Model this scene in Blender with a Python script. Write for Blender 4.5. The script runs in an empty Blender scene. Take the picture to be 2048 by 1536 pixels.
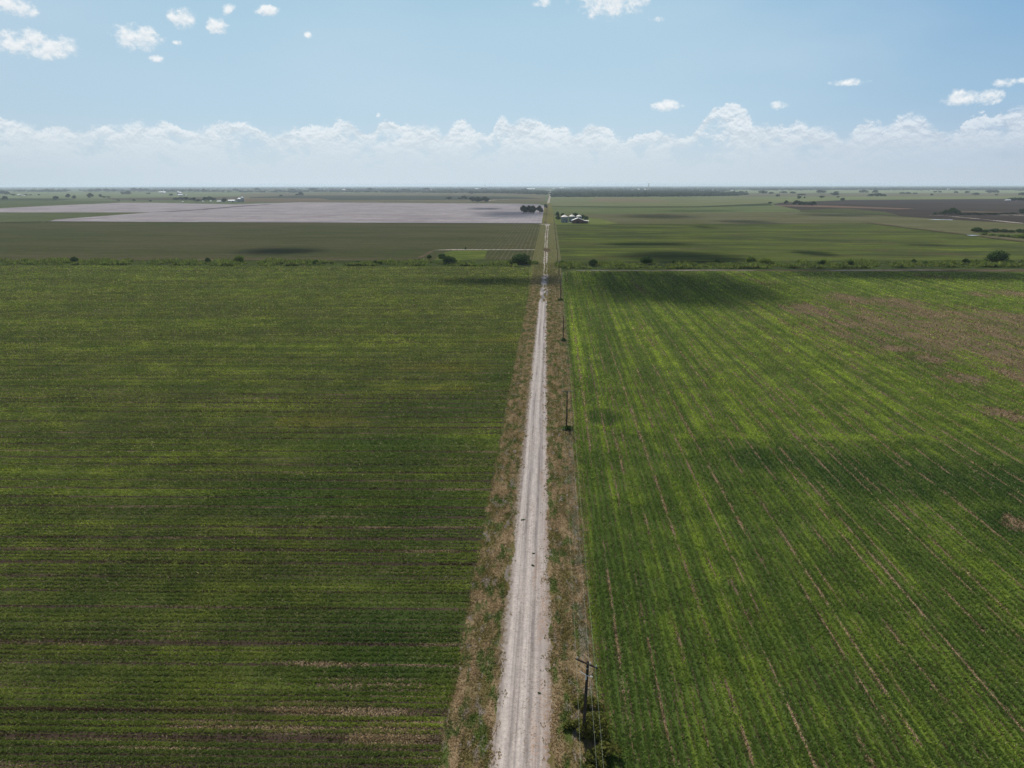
import bpy, math, random
import numpy as np
from mathutils import Matrix, Vector

C = bpy.context.scene
LINK = C.collection.objects.link
rng = np.random.default_rng(7)
random.seed(7)

# ------------------------------------------------------------------ camera
F = 1420.0; CAM_H = 55.0
PITCH = math.atan((768 - 370.5) / F); YAW = math.radians(2.99); ROLL = math.radians(-0.075)
CM = Matrix.Rotation(YAW, 3, 'Z') @ Matrix.Rotation(math.pi / 2 - PITCH, 3, 'X') @ Matrix.Rotation(ROLL, 3, 'Z')
cam = bpy.data.cameras.new('camera'); cam.sensor_width = 36.0; cam.lens = 36.0 * F / 2048.0
cam.clip_start = 0.5; cam.clip_end = 200000.0
cam_o = bpy.data.objects.new('camera', cam); LINK(cam_o)
cam_o.matrix_world = Matrix.Translation((0, 0, CAM_H)) @ CM.to_4x4()
C.camera = cam_o

def ray(px, py):
    return (CM @ Vector(((px - 1024) / F, -(py - 768) / F, -1.0))).normalized()

def G(px, py):
    """ground point seen at a pixel of the 2048x1536 photograph"""
    d = ray(px, py); t = -CAM_H / d.z
    return (d.x * t, d.y * t)

def mpp(px, py):
    """metres per photo pixel at the ground point"""
    g = G(px, py)
    v = CM.transposed() @ Vector((g[0], g[1], -CAM_H))
    return -v.z / F

def azel(px, py):
    d = ray(px, py)
    return math.degrees(math.atan2(d.x, d.y)), math.degrees(math.asin(d.z))

# ------------------------------------------------------------------ render settings
C.view_settings.view_transform = 'Standard'; C.view_settings.look = 'None'
C.view_settings.exposure = 0.0; C.view_settings.gamma = 1.0
C.render.engine = 'CYCLES'
cy = C.cycles
cy.max_bounces = 5; cy.diffuse_bounces = 2; cy.glossy_bounces = 1; cy.transmission_bounces = 3
cy.volume_bounces = 1; cy.transparent_max_bounces = 8
cy.use_denoising = True; cy.denoising_input_passes = 'RGB_ALBEDO_NORMAL'; cy.denoising_prefilter = 'NONE'

# ------------------------------------------------------------------ node helpers
class NB:
    def __init__(s, nt): s.nt = nt
    def node(s, t, **kw):
        n = s.nt.nodes.new(t)
        for k, v in kw.items(): setattr(n, k, v)
        return n
    def put(s, sock, v):
        if isinstance(v, bpy.types.NodeSocket): s.nt.links.new(v, sock)
        elif isinstance(v, (tuple, list)) and sock.type == 'RGBA' and len(v) == 3: sock.default_value = (*v, 1)
        else: sock.default_value = v
    def m(s, op, a, b=0.0, c=0.0, clamp=False):
        n = s.node('ShaderNodeMath', operation=op, use_clamp=clamp)
        s.put(n.inputs[0], a); s.put(n.inputs[1], b); s.put(n.inputs[2], c)
        return n.outputs[0]
    def mul(s, a, b): return s.m('MULTIPLY', a, b)
    def add(s, a, b): return s.m('ADD', a, b)
    def sub(s, a, b): return s.m('SUBTRACT', a, b)
    def step(s, v, a, b):
        n = s.node('ShaderNodeMapRange', interpolation_type='SMOOTHSTEP')
        s.put(n.inputs['Value'], v); s.put(n.inputs['From Min'], a); s.put(n.inputs['From Max'], b)
        return n.outputs[0]
    def rng(s, v, a, b, c, d):
        n = s.node('ShaderNodeMapRange')
        s.put(n.inputs['Value'], v); s.put(n.inputs['From Min'], a); s.put(n.inputs['From Max'], b)
        s.put(n.inputs['To Min'], c); s.put(n.inputs['To Max'], d)
        return n.outputs[0]
    def xyz(s, x, y, z=0.0):
        n = s.node('ShaderNodeCombineXYZ'); s.put(n.inputs[0], x); s.put(n.inputs[1], y); s.put(n.inputs[2], z)
        return n.outputs[0]
    def sep(s, v):
        n = s.node('ShaderNodeSeparateXYZ'); s.put(n.inputs[0], v); return n.outputs[0], n.outputs[1], n.outputs[2]
    def noise(s, v, scale=1.0, detail=3.0, rough=0.55, dist=0.0):
        n = s.node('ShaderNodeTexNoise')
        s.put(n.inputs['Vector'], v); n.inputs['Scale'].default_value = scale
        n.inputs['Detail'].default_value = detail; n.inputs['Roughness'].default_value = rough
        n.inputs['Distortion'].default_value = dist
        return n.outputs['Fac']
    def voro(s, v, scale=1.0, out='Color'):
        n = s.node('ShaderNodeTexVoronoi'); s.put(n.inputs['Vector'], v); n.inputs['Scale'].default_value = scale
        return n.outputs[out]
    def mix(s, f, a, b, mode='MIX'):
        n = s.node('ShaderNodeMix', data_type='RGBA', blend_type=mode); n.clamp_factor = True
        s.put(n.inputs[0], f); s.put(n.inputs[6], a); s.put(n.inputs[7], b)
        return n.outputs[2]
    def mixf(s, f, a, b):
        n = s.node('ShaderNodeMix', data_type='FLOAT'); n.clamp_factor = True
        s.put(n.inputs[0], f); s.put(n.inputs[2], a); s.put(n.inputs[3], b)
        return n.outputs[0]
    def blobs(s, x, y, L):
        """soft union of ellipses (cx, cy, rx, ry[, gain])"""
        out = None
        for b in L:
            dx = s.mul(s.sub(x, b[0]), 1.0 / b[2]); dy = s.mul(s.sub(y, b[1]), 1.0 / b[3])
            r = s.sub(1.0, s.add(s.mul(dx, dx), s.mul(dy, dy)))
            if len(b) > 4: r = s.mul(r, b[4])
            out = r if out is None else s.m('MAXIMUM', out, r)
        return out

def lin(c):
    c /= 255.0
    return c / 12.92 if c <= 0.04045 else ((c + 0.055) / 1.055) ** 2.4
def S(r, g, b, k=1.0): return (lin(r) * k, lin(g) * k, lin(b) * k)

# ------------------------------------------------------------------ world: physical sky + distant clouds
SUN_EL = math.radians(47); SUN_AZ = math.radians(-14)      # azimuth from +Y, negative = left
W = bpy.data.worlds.new('World'); C.world = W; W.use_nodes = True
nt = W.node_tree; nt.nodes.clear(); nb = NB(nt)
sky = nb.node('ShaderNodeTexSky', sky_type='NISHITA'); sky.sun_disc = False
sky.sun_elevation = SUN_EL; sky.sun_rotation = SUN_AZ; sky.air_density = 1.0; sky.dust_density = 1.5
tc = nb.node('ShaderNodeTexCoord').outputs['Generated']
dx, dy, dz = nb.sep(tc)
az = nb.mul(nb.m('ARCTAN2', dx, dy), 180 / math.pi)
el = nb.mul(nb.m('ARCSINE', dz), 180 / math.pi)
side = nb.step(az, 4.0, 36.0)
low = nb.mix(side, S(205, 219, 228), S(190, 203, 217))
mid = nb.mix(side, S(184, 212, 230), S(156, 190, 218))
top = nb.mix(side, S(168, 203, 225), S(122, 170, 211))
lside = nb.step(az, -20.0, -42.0)
mid = nb.mix(lside, mid, S(182, 208, 226)); top = nb.mix(lside, top, S(172, 202, 224)); low = nb.mix(lside, low, S(196, 211, 221))
base = nb.mix(nb.step(el, 0.0, 6.0), low, mid)
base = nb.mix(nb.step(el, 5.0, 14.0), base, top)
veil = nb.noise(nb.xyz(nb.mul(az, 0.05), nb.mul(el, 0.16), 4.0), 1.0, 3, 0.5)
base = nb.mix(nb.mul(nb.step(veil, 0.4, 0.75), 0.22), base, S(205, 222, 235))
# --- clouds
def cl_noise(oy, sc, seed, det=5, ro=0.55):
    return nb.noise(nb.xyz(az, nb.mul(nb.add(el, oy), 1.25), seed), sc, det, ro, 0.25)
n_lo = cl_noise(0.0, 0.42, 1.3); n_up = cl_noise(0.28, 0.42, 1.3)
n_hi = cl_noise(0.0, 1.5, 5.1, 5, 0.6); n_hiu = cl_noise(0.12, 1.5, 5.1, 5, 0.6)
tops = [(-60,240),(5,234),(55,240),(75,252),(95,246),(150,258),(195,248),(230,250),(275,238),(305,246),(325,240),(375,258),(420,245),
 (445,240),(480,242),(510,250),(540,262),(580,256),(620,250),(660,246),(685,236),(700,240),(740,268),(758,243),(775,240),(800,250),
 (850,248),(870,250),(890,264),(920,236),(935,245),(960,258),(985,268),(995,230),(1012,230),(1025,247),(1040,232),(1065,233),(1085,245),
 (1105,256),(1130,254),(1150,264),(1182,243),(1200,250),(1225,258),(1245,276),(1300,262),(1330,262),(1360,272),(1410,235),(1440,210),
 (1460,207),(1480,208),(1500,222),(1515,245),(1530,240),(1545,252),(1580,245),(1605,238),(1620,250),(1650,252),(1680,267),(1695,284),
 (1715,240),(1750,242),(1770,248),(1800,228),(1825,221),(1845,230),(1870,248),(1900,262),(1930,245),(1960,228),(2000,230),(2030,212),(2110,205)]
pts = [azel(*t) for t in tops]
ext = [(-180, 5.0)] + [(-178 + 7 * i, 4.6 + 0.8 * math.sin(i * 2.3)) for i in range(20) if -178 + 7 * i < pts[0][0] - 2]
ext2 = [(pts[-1][0] + 6 + 7 * i, 5.2 + 0.9 * math.sin(i * 1.7)) for i in range(20) if pts[-1][0] + 6 + 7 * i < 178] + [(180, 5.0)]
# three curves keep enough table resolution inside the view
def topcurve(P, a0, a1):
    n = nb.node('ShaderNodeFloatCurve'); cm = n.mapping; cv = cm.curves[0]
    Q = [((a - a0) / (a1 - a0), e / 12.0) for a, e in P if a0 <= a <= a1]
    while len(cv.points) < len(Q): cv.points.new(0.5, 0.5)
    for p_, q in zip(cv.points, Q): p_.location = q; p_.handle_type = 'AUTO'
    cm.update()
    nb.put(n.inputs['Value'], nb.rng(az, a0, a1, 0.0, 1.0))
    return nb.mul(n.outputs[0], 12.0)
allp = ext + pts + ext2
th_in = topcurve(allp, -45, 45)
th_out = nb.add(4.8, nb.mul(nb.sub(nb.noise(nb.xyz(nb.mul(az, 0.15), 3.0), 1.0, 2), 0.5), 2.0))
inside = nb.m('LESS_THAN', nb.m('ABSOLUTE', az), 44.0)
th = nb.mixf(inside, th_out, th_in)
n_x = cl_noise(0.0, 4.2, 15.1, 4, 0.6)
edge = nb.add(nb.sub(th, el), nb.add(nb.mul(nb.sub(n_hi, 0.5), 1.3), nb.mul(nb.sub(n_x, 0.5), 0.55)))
bank = nb.step(edge, -0.05, nb.rng(n_lo, .4, .6, .18, .75))
gaps = nb.step(nb.add(n_lo, nb.mul(nb.sub(n_hi, 0.5), 0.35)), 0.30, 0.50)
depth = nb.sub(th, el)
dens = nb.mul(bank, nb.m('MAXIMUM', gaps, nb.step(depth, 1.3, 0.3)))
fade = nb.step(el, 0.4, 3.4)
emb = nb.add(nb.mul(nb.sub(n_lo, n_up), 4.5), nb.mul(nb.sub(n_hi, n_hiu), 3.6))
rim = nb.mul(nb.step(depth, 1.1, 0.0), 0.35)
lit = nb.m('ADD', nb.add(emb, rim), 0.50, clamp=True)
ccol = nb.mix(lit, nb.mix(side, S(203, 215, 224), S(186, 199, 216)), nb.mix(side, S(240, 245, 248), S(228, 236, 244)))
hz_pale = nb.mix(side, S(213, 224, 232), S(196, 208, 222))
ccol = nb.mix(nb.mul(nb.step(el, 4.6, 1.8), 0.8), ccol, hz_pale)
skyc = nb.mix(nb.mul(nb.mul(dens, 0.82), fade), base, ccol)
iso = [(72,90,116,46),(22,8,84,36),(278,77,86,44),(364,36,56,38),(433,49,44,32),(455,19,30,24),(535,20,46,22),(616,70,16,14),
       (313,118,26,14,.8),(355,86,18,10,.7),(1225,4,165,54),(1085,3,50,22),(1335,212,70,23),(1563,210,36,16,.9),(1702,165,68,13,.9),
       (1945,195,90,30),(2013,164,42,17,.9),(2050,160,30,14),(1320,38,34,12,.6),(757,231,10,10,.7)]
L = []
for b in iso:
    a, e = azel(b[0], b[1]); k = math.degrees(1 / F) * 0.96
    L.append((a, e, b[2] * k * 0.54, b[3] * k * 0.54) + tuple(b[4:]))
def isod(oy):
    bl = nb.blobs(az, nb.add(el, oy), L)
    return nb.add(bl, nb.add(nb.mul(nb.sub(cl_noise(oy, 0.9, 9.7, 5, 0.5), 0.5), 2.8), nb.mul(nb.sub(cl_noise(oy, 3.0, 19.7, 3, 0.55), 0.5), 1.1)))
d0 = isod(0.0); d1 = isod(0.22)
am = nb.step(d0, 0.15, 1.15)
lit2 = nb.m('ADD', nb.mul(nb.sub(d0, d1), 0.45), 0.70, clamp=True)
icol = nb.mix(lit2, S(205, 216, 226), S(246, 249, 250))
skyc = nb.mix(nb.mul(am, 0.92), skyc, icol)
bg1 = nb.node('ShaderNodeBackground'); nb.put(bg1.inputs[0], sky.outputs[0]); bg1.inputs[1].default_value = 0.07
bg2 = nb.node('ShaderNodeBackground'); nb.put(bg2.inputs[0], skyc); bg2.inputs[1].default_value = 1.0
mx = nb.node('ShaderNodeMixShader'); nb.put(mx.inputs[0], nb.step(el, 21.0, 13.5))
nt.links.new(bg1.outputs[0], mx.inputs[1]); nt.links.new(bg2.outputs[0], mx.inputs[2])
wo = nb.node('ShaderNodeOutputWorld'); nt.links.new(mx.outputs[0], wo.inputs[0])
W.cycles.sampling_method = 'MANUAL'; W.cycles.sample_map_resolution = 512

# ------------------------------------------------------------------ sun
sl = bpy.data.lights.new('sun', 'SUN'); sl.energy = 5.0; sl.angle = math.radians(0.5); sl.color = (1.0, 0.955, 0.88)
so = bpy.data.objects.new('sun', sl); LINK(so)
SUN_DIR = Vector((math.sin(SUN_AZ) * math.cos(SUN_EL), math.cos(SUN_AZ) * math.cos(SUN_EL), math.sin(SUN_EL)))
so.rotation_euler = SUN_DIR.to_track_quat('Z', 'Y').to_euler(); so.location = (0, 0, 300)

# ------------------------------------------------------------------ mesh helpers
def tag(o, label=None, cat=None, group=None, kind=None):
    if label: o['label'] = label
    if cat: o['category'] = cat
    if group: o['group'] = group
    if kind: o['kind'] = kind
    return o
def mesh_from(name, V, Fs, mat=None, smooth=False):
    me = bpy.data.meshes.new(name); me.from_pydata([tuple(v) for v in V], [], [tuple(f) for f in Fs])
    if mat: me.materials.append(mat)
    if smooth: me.polygons.foreach_set('use_smooth', [True] * len(me.polygons))
    me.update(); return me
def ob(name, me, parent=None, loc=None):
    o = bpy.data.objects.new(name, me); LINK(o)
    if loc is not None: o.location = loc
    if parent: o.parent = parent
    return o
def empty(name, loc, label, cat, group=None, rz=0.0):
    o = bpy.data.objects.new(name, None); LINK(o); o.location = loc; o.rotation_euler = (0, 0, rz)
    o.empty_display_size = 0.5
    return tag(o, label, cat, group)
def tris_mesh(name, P, mat):
    """P: (n,3,3) triangles"""
    n = len(P); me = bpy.data.meshes.new(name)
    me.vertices.add(n * 3); me.vertices.foreach_set('co', P.astype(np.float32).ravel())
    me.loops.add(n * 3); me.loops.foreach_set('vertex_index', np.arange(n * 3, dtype=np.int32))
    me.polygons.add(n); me.polygons.foreach_set('loop_start', np.arange(0, n * 3, 3, dtype=np.int32))
    me.polygons.foreach_set('loop_total', np.full(n, 3, dtype=np.int32))
    me.update(calc_edges=True)
    if mat: me.materials.append(mat)
    return me
class MB:
    def __init__(s): s.V = []; s.F = []
    def addm(s, V, Fs):
        k = len(s.V); s.V += [tuple(v) for v in V]; s.F += [tuple(i + k for i in f) for f in Fs]; return s
    def box(s, c, d, rz=0.0):
        V = []
        for x in (-.5, .5):
            for y in (-.5, .5):
                for z in (-.5, .5):
                    a, b = x * d[0], y * d[1]
                    V.append((c[0] + a * math.cos(rz) - b * math.sin(rz), c[1] + a * math.sin(rz) + b * math.cos(rz), c[2] + z * d[2]))
        return s.addm(V, [(0,1,3,2),(4,6,7,5),(0,4,5,1),(2,3,7,6),(0,2,6,4),(1,5,7,3)])
    def tube(s, p, q, r0, r1=None, n=8):
        r1 = r0 if r1 is None else r1
        p = Vector(p); q = Vector(q); d = (q - p).normalized()
        u = d.orthogonal().normalized(); w = d.cross(u); V = []
        for c, r in ((p, r0), (q, r1)):
            for i in range(n):
                a = 2 * math.pi * i / n; V.append(c + (u * math.cos(a) + w * math.sin(a)) * r)
        Fs = [(i, (i + 1) % n, n + (i + 1) % n, n + i) for i in range(n)] + [tuple(range(n))[::-1], tuple(range(n, 2 * n))]
        return s.addm(V, Fs)
    def lathe(s, prof, n=24, c=(0, 0)):
        V = []; Fs = []
        for r, z in prof:
            for i in range(n):
                a = 2 * math.pi * i / n; V.append((c[0] + r * math.cos(a), c[1] + r * math.sin(a), z))
        for j in range(len(prof) - 1):
            for i in range(n): Fs.append((j*n+i, j*n+(i+1)%n, (j+1)*n+(i+1)%n, (j+1)*n+i))
        Fs.append(tuple(range((len(prof)-1)*n, len(prof)*n))); Fs.append(tuple(range(n))[::-1])
        return s.addm(V, Fs)
    def mesh(s, name, mat=None, smooth=False): return mesh_from(name, s.V, s.F, mat, smooth)

# ------------------------------------------------------------------ materials
def newmat(name):
    m = bpy.data.materials.new(name); m.use_nodes = True; m.node_tree.nodes.clear()
    return m, NB(m.node_tree)
def finish(m, nb, color, rough=0.95, normal=None, spec=0.15, metal=0.0, transl=0.0):
    out = nb.node('ShaderNodeOutputMaterial')
    if transl > 0:
        a = nb.node('ShaderNodeBsdfDiffuse'); b = nb.node('ShaderNodeBsdfTranslucent'); mxs = nb.node('ShaderNodeMixShader')
        nb.put(a.inputs[0], color); nb.put(b.inputs[0], color); mxs.inputs[0].default_value = transl
        m.node_tree.links.new(a.outputs[0], mxs.inputs[1]); m.node_tree.links.new(b.outputs[0], mxs.inputs[2])
        m.node_tree.links.new(mxs.outputs[0], out.inputs[0]); return m
    if spec <= 0.15 and metal == 0:
        a = nb.node('ShaderNodeBsdfDiffuse'); nb.put(a.inputs[0], color); a.inputs[1].default_value = 0.6
        if normal is not None: nb.put(a.inputs['Normal'], normal)
        m.node_tree.links.new(a.outputs[0], out.inputs[0]); return m
    p = nb.node('ShaderNodeBsdfPrincipled'); nb.put(p.inputs['Base Color'], color); nb.put(p.inputs['Roughness'], rough)
    p.inputs['Specular IOR Level'].default_value = spec; p.inputs['Metallic'].default_value = metal
    if normal is not None: nb.put(p.inputs['Normal'], normal)
    m.node_tree.links.new(p.outputs[0], out.inputs[0]); return m
def bump(nb, h, dist=0.1, strength=1.0):
    n = nb.node('ShaderNodeBump'); n.inputs['Strength'].default_value = strength; n.inputs['Distance'].default_value = dist
    nb.put(n.inputs['Height'], h); return n.outputs[0]
def pos(nb):
    return nb.sep(nb.node('ShaderNodeNewGeometry').outputs['Position'])

def far_field(name, c1, c2, c3=None, ang=0.0, streak=0.0, scale=1.0, rows=None, extra=None):
    """patchy farmland seen from afar; streak stretches the patches along world X"""
    m, nb = newmat(name); x, y, z = pos(nb)
    ca, sa = math.cos(ang), math.sin(ang)
    a = nb.add(nb.mul(x, ca), nb.mul(y, sa)); c = nb.sub(nb.mul(y, ca), nb.mul(x, sa))
    p1 = nb.noise(nb.xyz(nb.mul(a, 0.006 * scale * (1 - streak * .7)), nb.mul(c, 0.010 * scale), 1.0), 1.0, 6, 0.65)
    p2 = nb.noise(nb.xyz(nb.mul(a, 0.02 * scale * (1 - streak)), nb.mul(c, 0.05 * scale), 6.0), 1.0, 5, 0.65)
    p3 = nb.noise(nb.xyz(x, nb.mul(y, 0.7), 2.0), 0.35, 4, 0.7)
    col = nb.mix(nb.step(p1, 0.38, 0.62), c1, c2)
    if c3: col = nb.mix(nb.step(p2, 0.50, 0.72), col, c3)
    if rows:
        sp, rc, x0, x1 = rows
        w = nb.m('SINE', nb.mul(x, 2 * math.pi / sp))
        k = nb.mul(nb.step(w, 0.35, 0.9), nb.step(x, x0, x1))
        k = nb.mul(k, nb.step(nb.noise(nb.xyz(nb.mul(x, .3), nb.mul(y, 0.02), 9.0), 1.0, 3), .35, .55))
        col = nb.mix(nb.mul(k, 0.5), col, rc)
    if extra: col = extra(nb, col, x, y)
    col = nb.mix(1.0, col, nb.mix(p3, (.68, .68, .68), (1.32, 1.32, 1.32)), 'MULTIPLY')
    p4 = nb.noise(nb.xyz(nb.mul(x, .03), nb.mul(y, .07), 13.0), 1.0, 8, .75)
    col = nb.mix(1.0, col, nb.mix(p4, (.68, .68, .68), (1.4, 1.4, 1.4)), 'MULTIPLY')
    return finish(m, nb, col)

# ---- crop colour shared by soil sheet and by the plants that grow on it
BARE = []
for (px, py, wx, wy) in [(1900,660,280,54),(1625,622,60,16),(1700,600,60,13),(1790,607,70,14),(1740,640,60,14),(1880,632,90,18),(1960,665,90,22),(2040,640,70,20),
                         (2010,715,80,24),(2060,760,60,26),(1900,690,50,10),(1800,700,50,9),(2030,590,40,9),(1960,590,30,6),(1930,760,50,12),
                         (1860,720,45,9),(2010,830,50,14),(2040,1050,40,16),(1690,650,40,8)]:
    gx, gy = G(px, py); gx2, _ = G(px + wx, py); _, gy2 = G(px, py - wy)
    BARE.append((gx, gy, (gx2 - gx), (gy2 - gy)) if wx < 200 else (gx, gy, (gx2 - gx), (gy2 - gy), .65))
def crop(nb, which, plant):
    x, y, z = pos(nb)
    if which == 'left':
        A = math.radians(2.2)
        c = nb.sub(nb.mul(y, math.cos(A)), nb.mul(x, math.sin(A))); a = nb.add(nb.mul(x, math.cos(A)), nb.mul(y, math.sin(A)))
    else:
        A = math.radians(0.3)
        c = nb.add(nb.mul(x, math.cos(A)), nb.mul(y, math.sin(A) * -1)); a = y
    s1 = nb.noise(nb.xyz(nb.mul(c, 0.30), nb.mul(a, 0.008), 1.0), 1.0, 4, 0.6)
    s2 = nb.noise(nb.xyz(nb.mul(c, 0.09), nb.mul(a, 0.006), 5.0), 1.0, 3, 0.55)
    pt = nb.noise(nb.xyz(nb.mul(x, 0.022), nb.mul(y, 0.03), 3.0), 1.0, 5, 0.6)
    pt2 = nb.noise(nb.xyz(nb.mul(x, 0.12), nb.mul(y, 0.12), 8.0), 1.0, 5, 0.65)
    fine = nb.noise(nb.xyz(x, y, 0.0), 2.6, 3, 0.7)
    spk = nb.noise(nb.xyz(x, y, 7.0), 6.0, 2, 0.7)
    wob = nb.mul(nb.sub(nb.noise(nb.xyz(nb.mul(a, 0.05), nb.mul(c, 0.3), 2.0), 1.0, 2), 0.5), 0.5)
    ph = nb.m('FRACT', nb.mul(nb.add(c, wob), 1 / 3.88))
    wheel = nb.step(nb.m('ABSOLUTE', nb.sub(ph, 0.5)), 0.09, 0.03)
    # every pass of the planter differs a little
    pas = nb.noise(nb.xyz(nb.m('FLOOR', nb.mul(nb.add(c, wob), 1 / 3.88)), nb.mul(a, 0.004), 0.5), 1.37, 1, 0.5)
    row = nb.m('COSINE', nb.mul(nb.add(c, wob), 2 * math.pi / 0.97))
    soil = nb.mix(spk, S(52, 43, 38), S(92, 78, 68)) if which == 'left' else nb.mix(spk, S(62, 50, 44), S(104, 88, 76))  # left soil kept darker, shadow of the row gaps included in its colour
    residue = nb.mix(spk, S(104, 86, 66), S(210, 186, 146))
    if which == 'left':
        gap = nb.mul(nb.mul(wheel, nb.step(pas, 0.34, 0.52)), 0.80)
        gap = nb.add(gap, nb.mul(nb.step(row, -0.5, -1.0), nb.mul(nb.step(s2, 0.36, 0.62), 0.50)))
        brown = nb.step(nb.add(s2, nb.mul(nb.sub(pt, .5), .8)), 0.50, 0.74)
        gap = nb.add(gap, nb.mul(brown, 0.13))
        yel = nb.step(nb.add(nb.mul(s1, 0.55), nb.mul(pt, 0.45)), 0.40, 0.68)
        dark = nb.step(pt2, 0.62, 0.40)
        g = nb.mix(yel, S(88, 98, 50), S(122, 134, 56))
        g = nb.mix(nb.mul(dark, 0.5), g, S(60, 78, 40))
        edge = nb.blobs(x, y, [(-22, 108, 14, 20), (-20, 75, 11, 12), (-32, 140, 24, 14), (-30, 172, 22, 14), (-14, 210, 7, 22), (-44, 118, 18, 10)])
        g = nb.mix(nb.mul(nb.step(nb.add(edge, nb.mul(nb.sub(pt2, .5), 3.0)), -0.4, 1.2), 0.55), g, S(48, 76, 36))
        gold = nb.blobs(x, y, [(-33, 213, 22, 8), (-17, 255, 8, 9), (-55, 160, 14, 6), (-30, 190, 16, 5)])
        g = nb.mix(nb.mul(nb.step(nb.add(gold, nb.mul(nb.sub(pt2, .5), 3.4)), -0.3, 1.4), 0.35), g, S(124, 116, 50))
        dry = nb.blobs(x, y, [(-20, 68, 9, 1.8), (-23, 63.5, 11, 1.5), (-30, 60.5, 12, 1.0), (-16, 60, 6, 2.4), (-26, 71, 8, .8)])
        gap = nb.add(gap, nb.mul(nb.step(nb.add(dry, nb.mul(nb.sub(pt2, .5), 2.6)), -0.2, 1.3), 0.34))
        dryk = nb.step(nb.add(dry, nb.mul(nb.sub(pt2, .5), 1.6)), 0.0, 0.9)
        resid = nb.step(nb.noise(nb.xyz(nb.mul(a, .05), nb.mul(c, .5), 4.0), 1.0, 3), 0.50, 0.75)
        resid = nb.m('MAXIMUM', resid, nb.mul(dryk, .8))
        cover = 0.86
    else:
        ph2 = nb.m('FRACT', nb.mul(nb.add(c, nb.mul(wob, .6)), 1 / 5.82))
        wheel2 = nb.step(nb.m('ABSOLUTE', nb.sub(ph2, 0.5)), 0.055, 0.02)
        broken = nb.step(nb.noise(nb.xyz(nb.mul(c, .9), nb.mul(a, .16), 4.0), 1.0, 4, .7), 0.42, 0.56)
        ph3 = nb.m('FRACT', nb.mul(nb.add(c, nb.add(1.1, nb.mul(wob, .6))), 1 / 3.88))
        wheel3 = nb.mul(nb.step(nb.m('ABSOLUTE', nb.sub(ph3, 0.5)), 0.07, 0.02), nb.step(nb.noise(nb.xyz(nb.mul(c, .13), nb.mul(a, .02), 12.0), 1.0, 3), .45, .55))
        wheel2 = nb.mul(wheel2, nb.step(nb.noise(nb.xyz(nb.mul(c, .17), nb.mul(a, .015), 2.0), 1.0, 3), .42, .54))
        wheel2 = nb.m('MAXIMUM', wheel2, wheel3)
        gap = nb.mul(wheel2, nb.add(0.15, nb.mul(broken, 0.7)))
        gap = nb.add(gap, nb.mul(nb.step(row, -0.45, -0.98), nb.add(0.20, nb.mul(broken, 0.24))))
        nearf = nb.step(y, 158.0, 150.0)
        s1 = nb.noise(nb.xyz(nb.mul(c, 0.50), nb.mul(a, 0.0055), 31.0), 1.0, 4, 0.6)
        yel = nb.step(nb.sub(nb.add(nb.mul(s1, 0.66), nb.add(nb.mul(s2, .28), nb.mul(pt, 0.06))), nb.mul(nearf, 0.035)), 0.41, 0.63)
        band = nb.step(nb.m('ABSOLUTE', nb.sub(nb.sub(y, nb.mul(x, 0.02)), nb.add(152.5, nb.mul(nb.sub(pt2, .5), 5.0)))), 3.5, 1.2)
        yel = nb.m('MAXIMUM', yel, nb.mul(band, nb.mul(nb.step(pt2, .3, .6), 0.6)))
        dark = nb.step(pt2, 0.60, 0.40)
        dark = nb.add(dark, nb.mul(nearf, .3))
        g = nb.mix(yel, S(86, 104, 49), S(132, 149, 58))
        g = nb.mix(nb.mul(dark, 0.5), g, S(68, 88, 42))
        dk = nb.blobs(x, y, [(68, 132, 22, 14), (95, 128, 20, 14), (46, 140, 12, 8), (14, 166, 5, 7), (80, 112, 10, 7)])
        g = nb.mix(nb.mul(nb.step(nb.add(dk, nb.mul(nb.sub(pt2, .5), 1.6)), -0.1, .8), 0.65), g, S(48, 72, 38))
        b = nb.add(nb.blobs(x, y, BARE), nb.add(nb.mul(nb.sub(nb.noise(nb.xyz(nb.mul(c, .35), nb.mul(a, .02), 14.0), 1.0, 5, .65), .5), 6.0), nb.mul(nb.sub(pt2, .5), 3.0)))
        bare = nb.step(b, -0.5, 1.3)
        bare = nb.m('MAXIMUM', bare, nb.mul(nb.step(nb.add(s2, nb.mul(nb.sub(pt, .5), .9)), 0.60, 0.80), nb.mul(nb.step(y, 170, 300), .6)))
        gap = nb.add(gap, nb.mul(bare, 0.75))
        resid = nb.m('MAXIMUM', wheel2, nb.mul(bare, 0.75))
        resid = nb.m('MAXIMUM', resid, 0.42)
        cover = 0.92
    v = nb.sub(cover, gap)
    ground = nb.mix(nb.mul(nb.step(spk, 0.44, 0.58), resid), soil, residue)
    if not plant:
        f = nb.mul(nb.step(nb.sub(nb.sub(v, 0.14), fine), -0.02, 0.20), nb.sub(1.0, nb.step(gap, .25, .5)))
        far = nb.step(y, 170.0, 420.0)
        gcol = nb.mix(1.0, g, nb.mix(fine, (.72, .72, .72), (1.28, 1.28, 1.28)), 'MULTIPLY')
        nearc = nb.mix(f, ground, gcol)
        gcol2 = nb.mix(nb.mul(nb.m('MAXIMUM', 0.0, nb.sub(1.0, v)), 0.95), gcol, nb.mix(resid, soil, S(134, 110, 90)))
        return nb.mix(far, nearc, gcol2)
    r = nb.node('ShaderNodeNewGeometry').outputs['Random Per Island']
    r2 = nb.m('FRACT', nb.mul(r, 37.0))
    isres = nb.m('GREATER_THAN', nb.add(nb.mul(r, 0.62), 0.10), v)      # dry stalk instead of leaf where cover is thin
    leaf = nb.mix(1.0, g, nb.mix(r2, (1.05, 1.03, 1.0), (2.45, 2.4, 2.3)), 'MULTIPLY')
    dry = nb.mix(r2, S(70, 58, 46), nb.mix(resid, S(104, 88, 68), S(222, 198, 152)))
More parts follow.
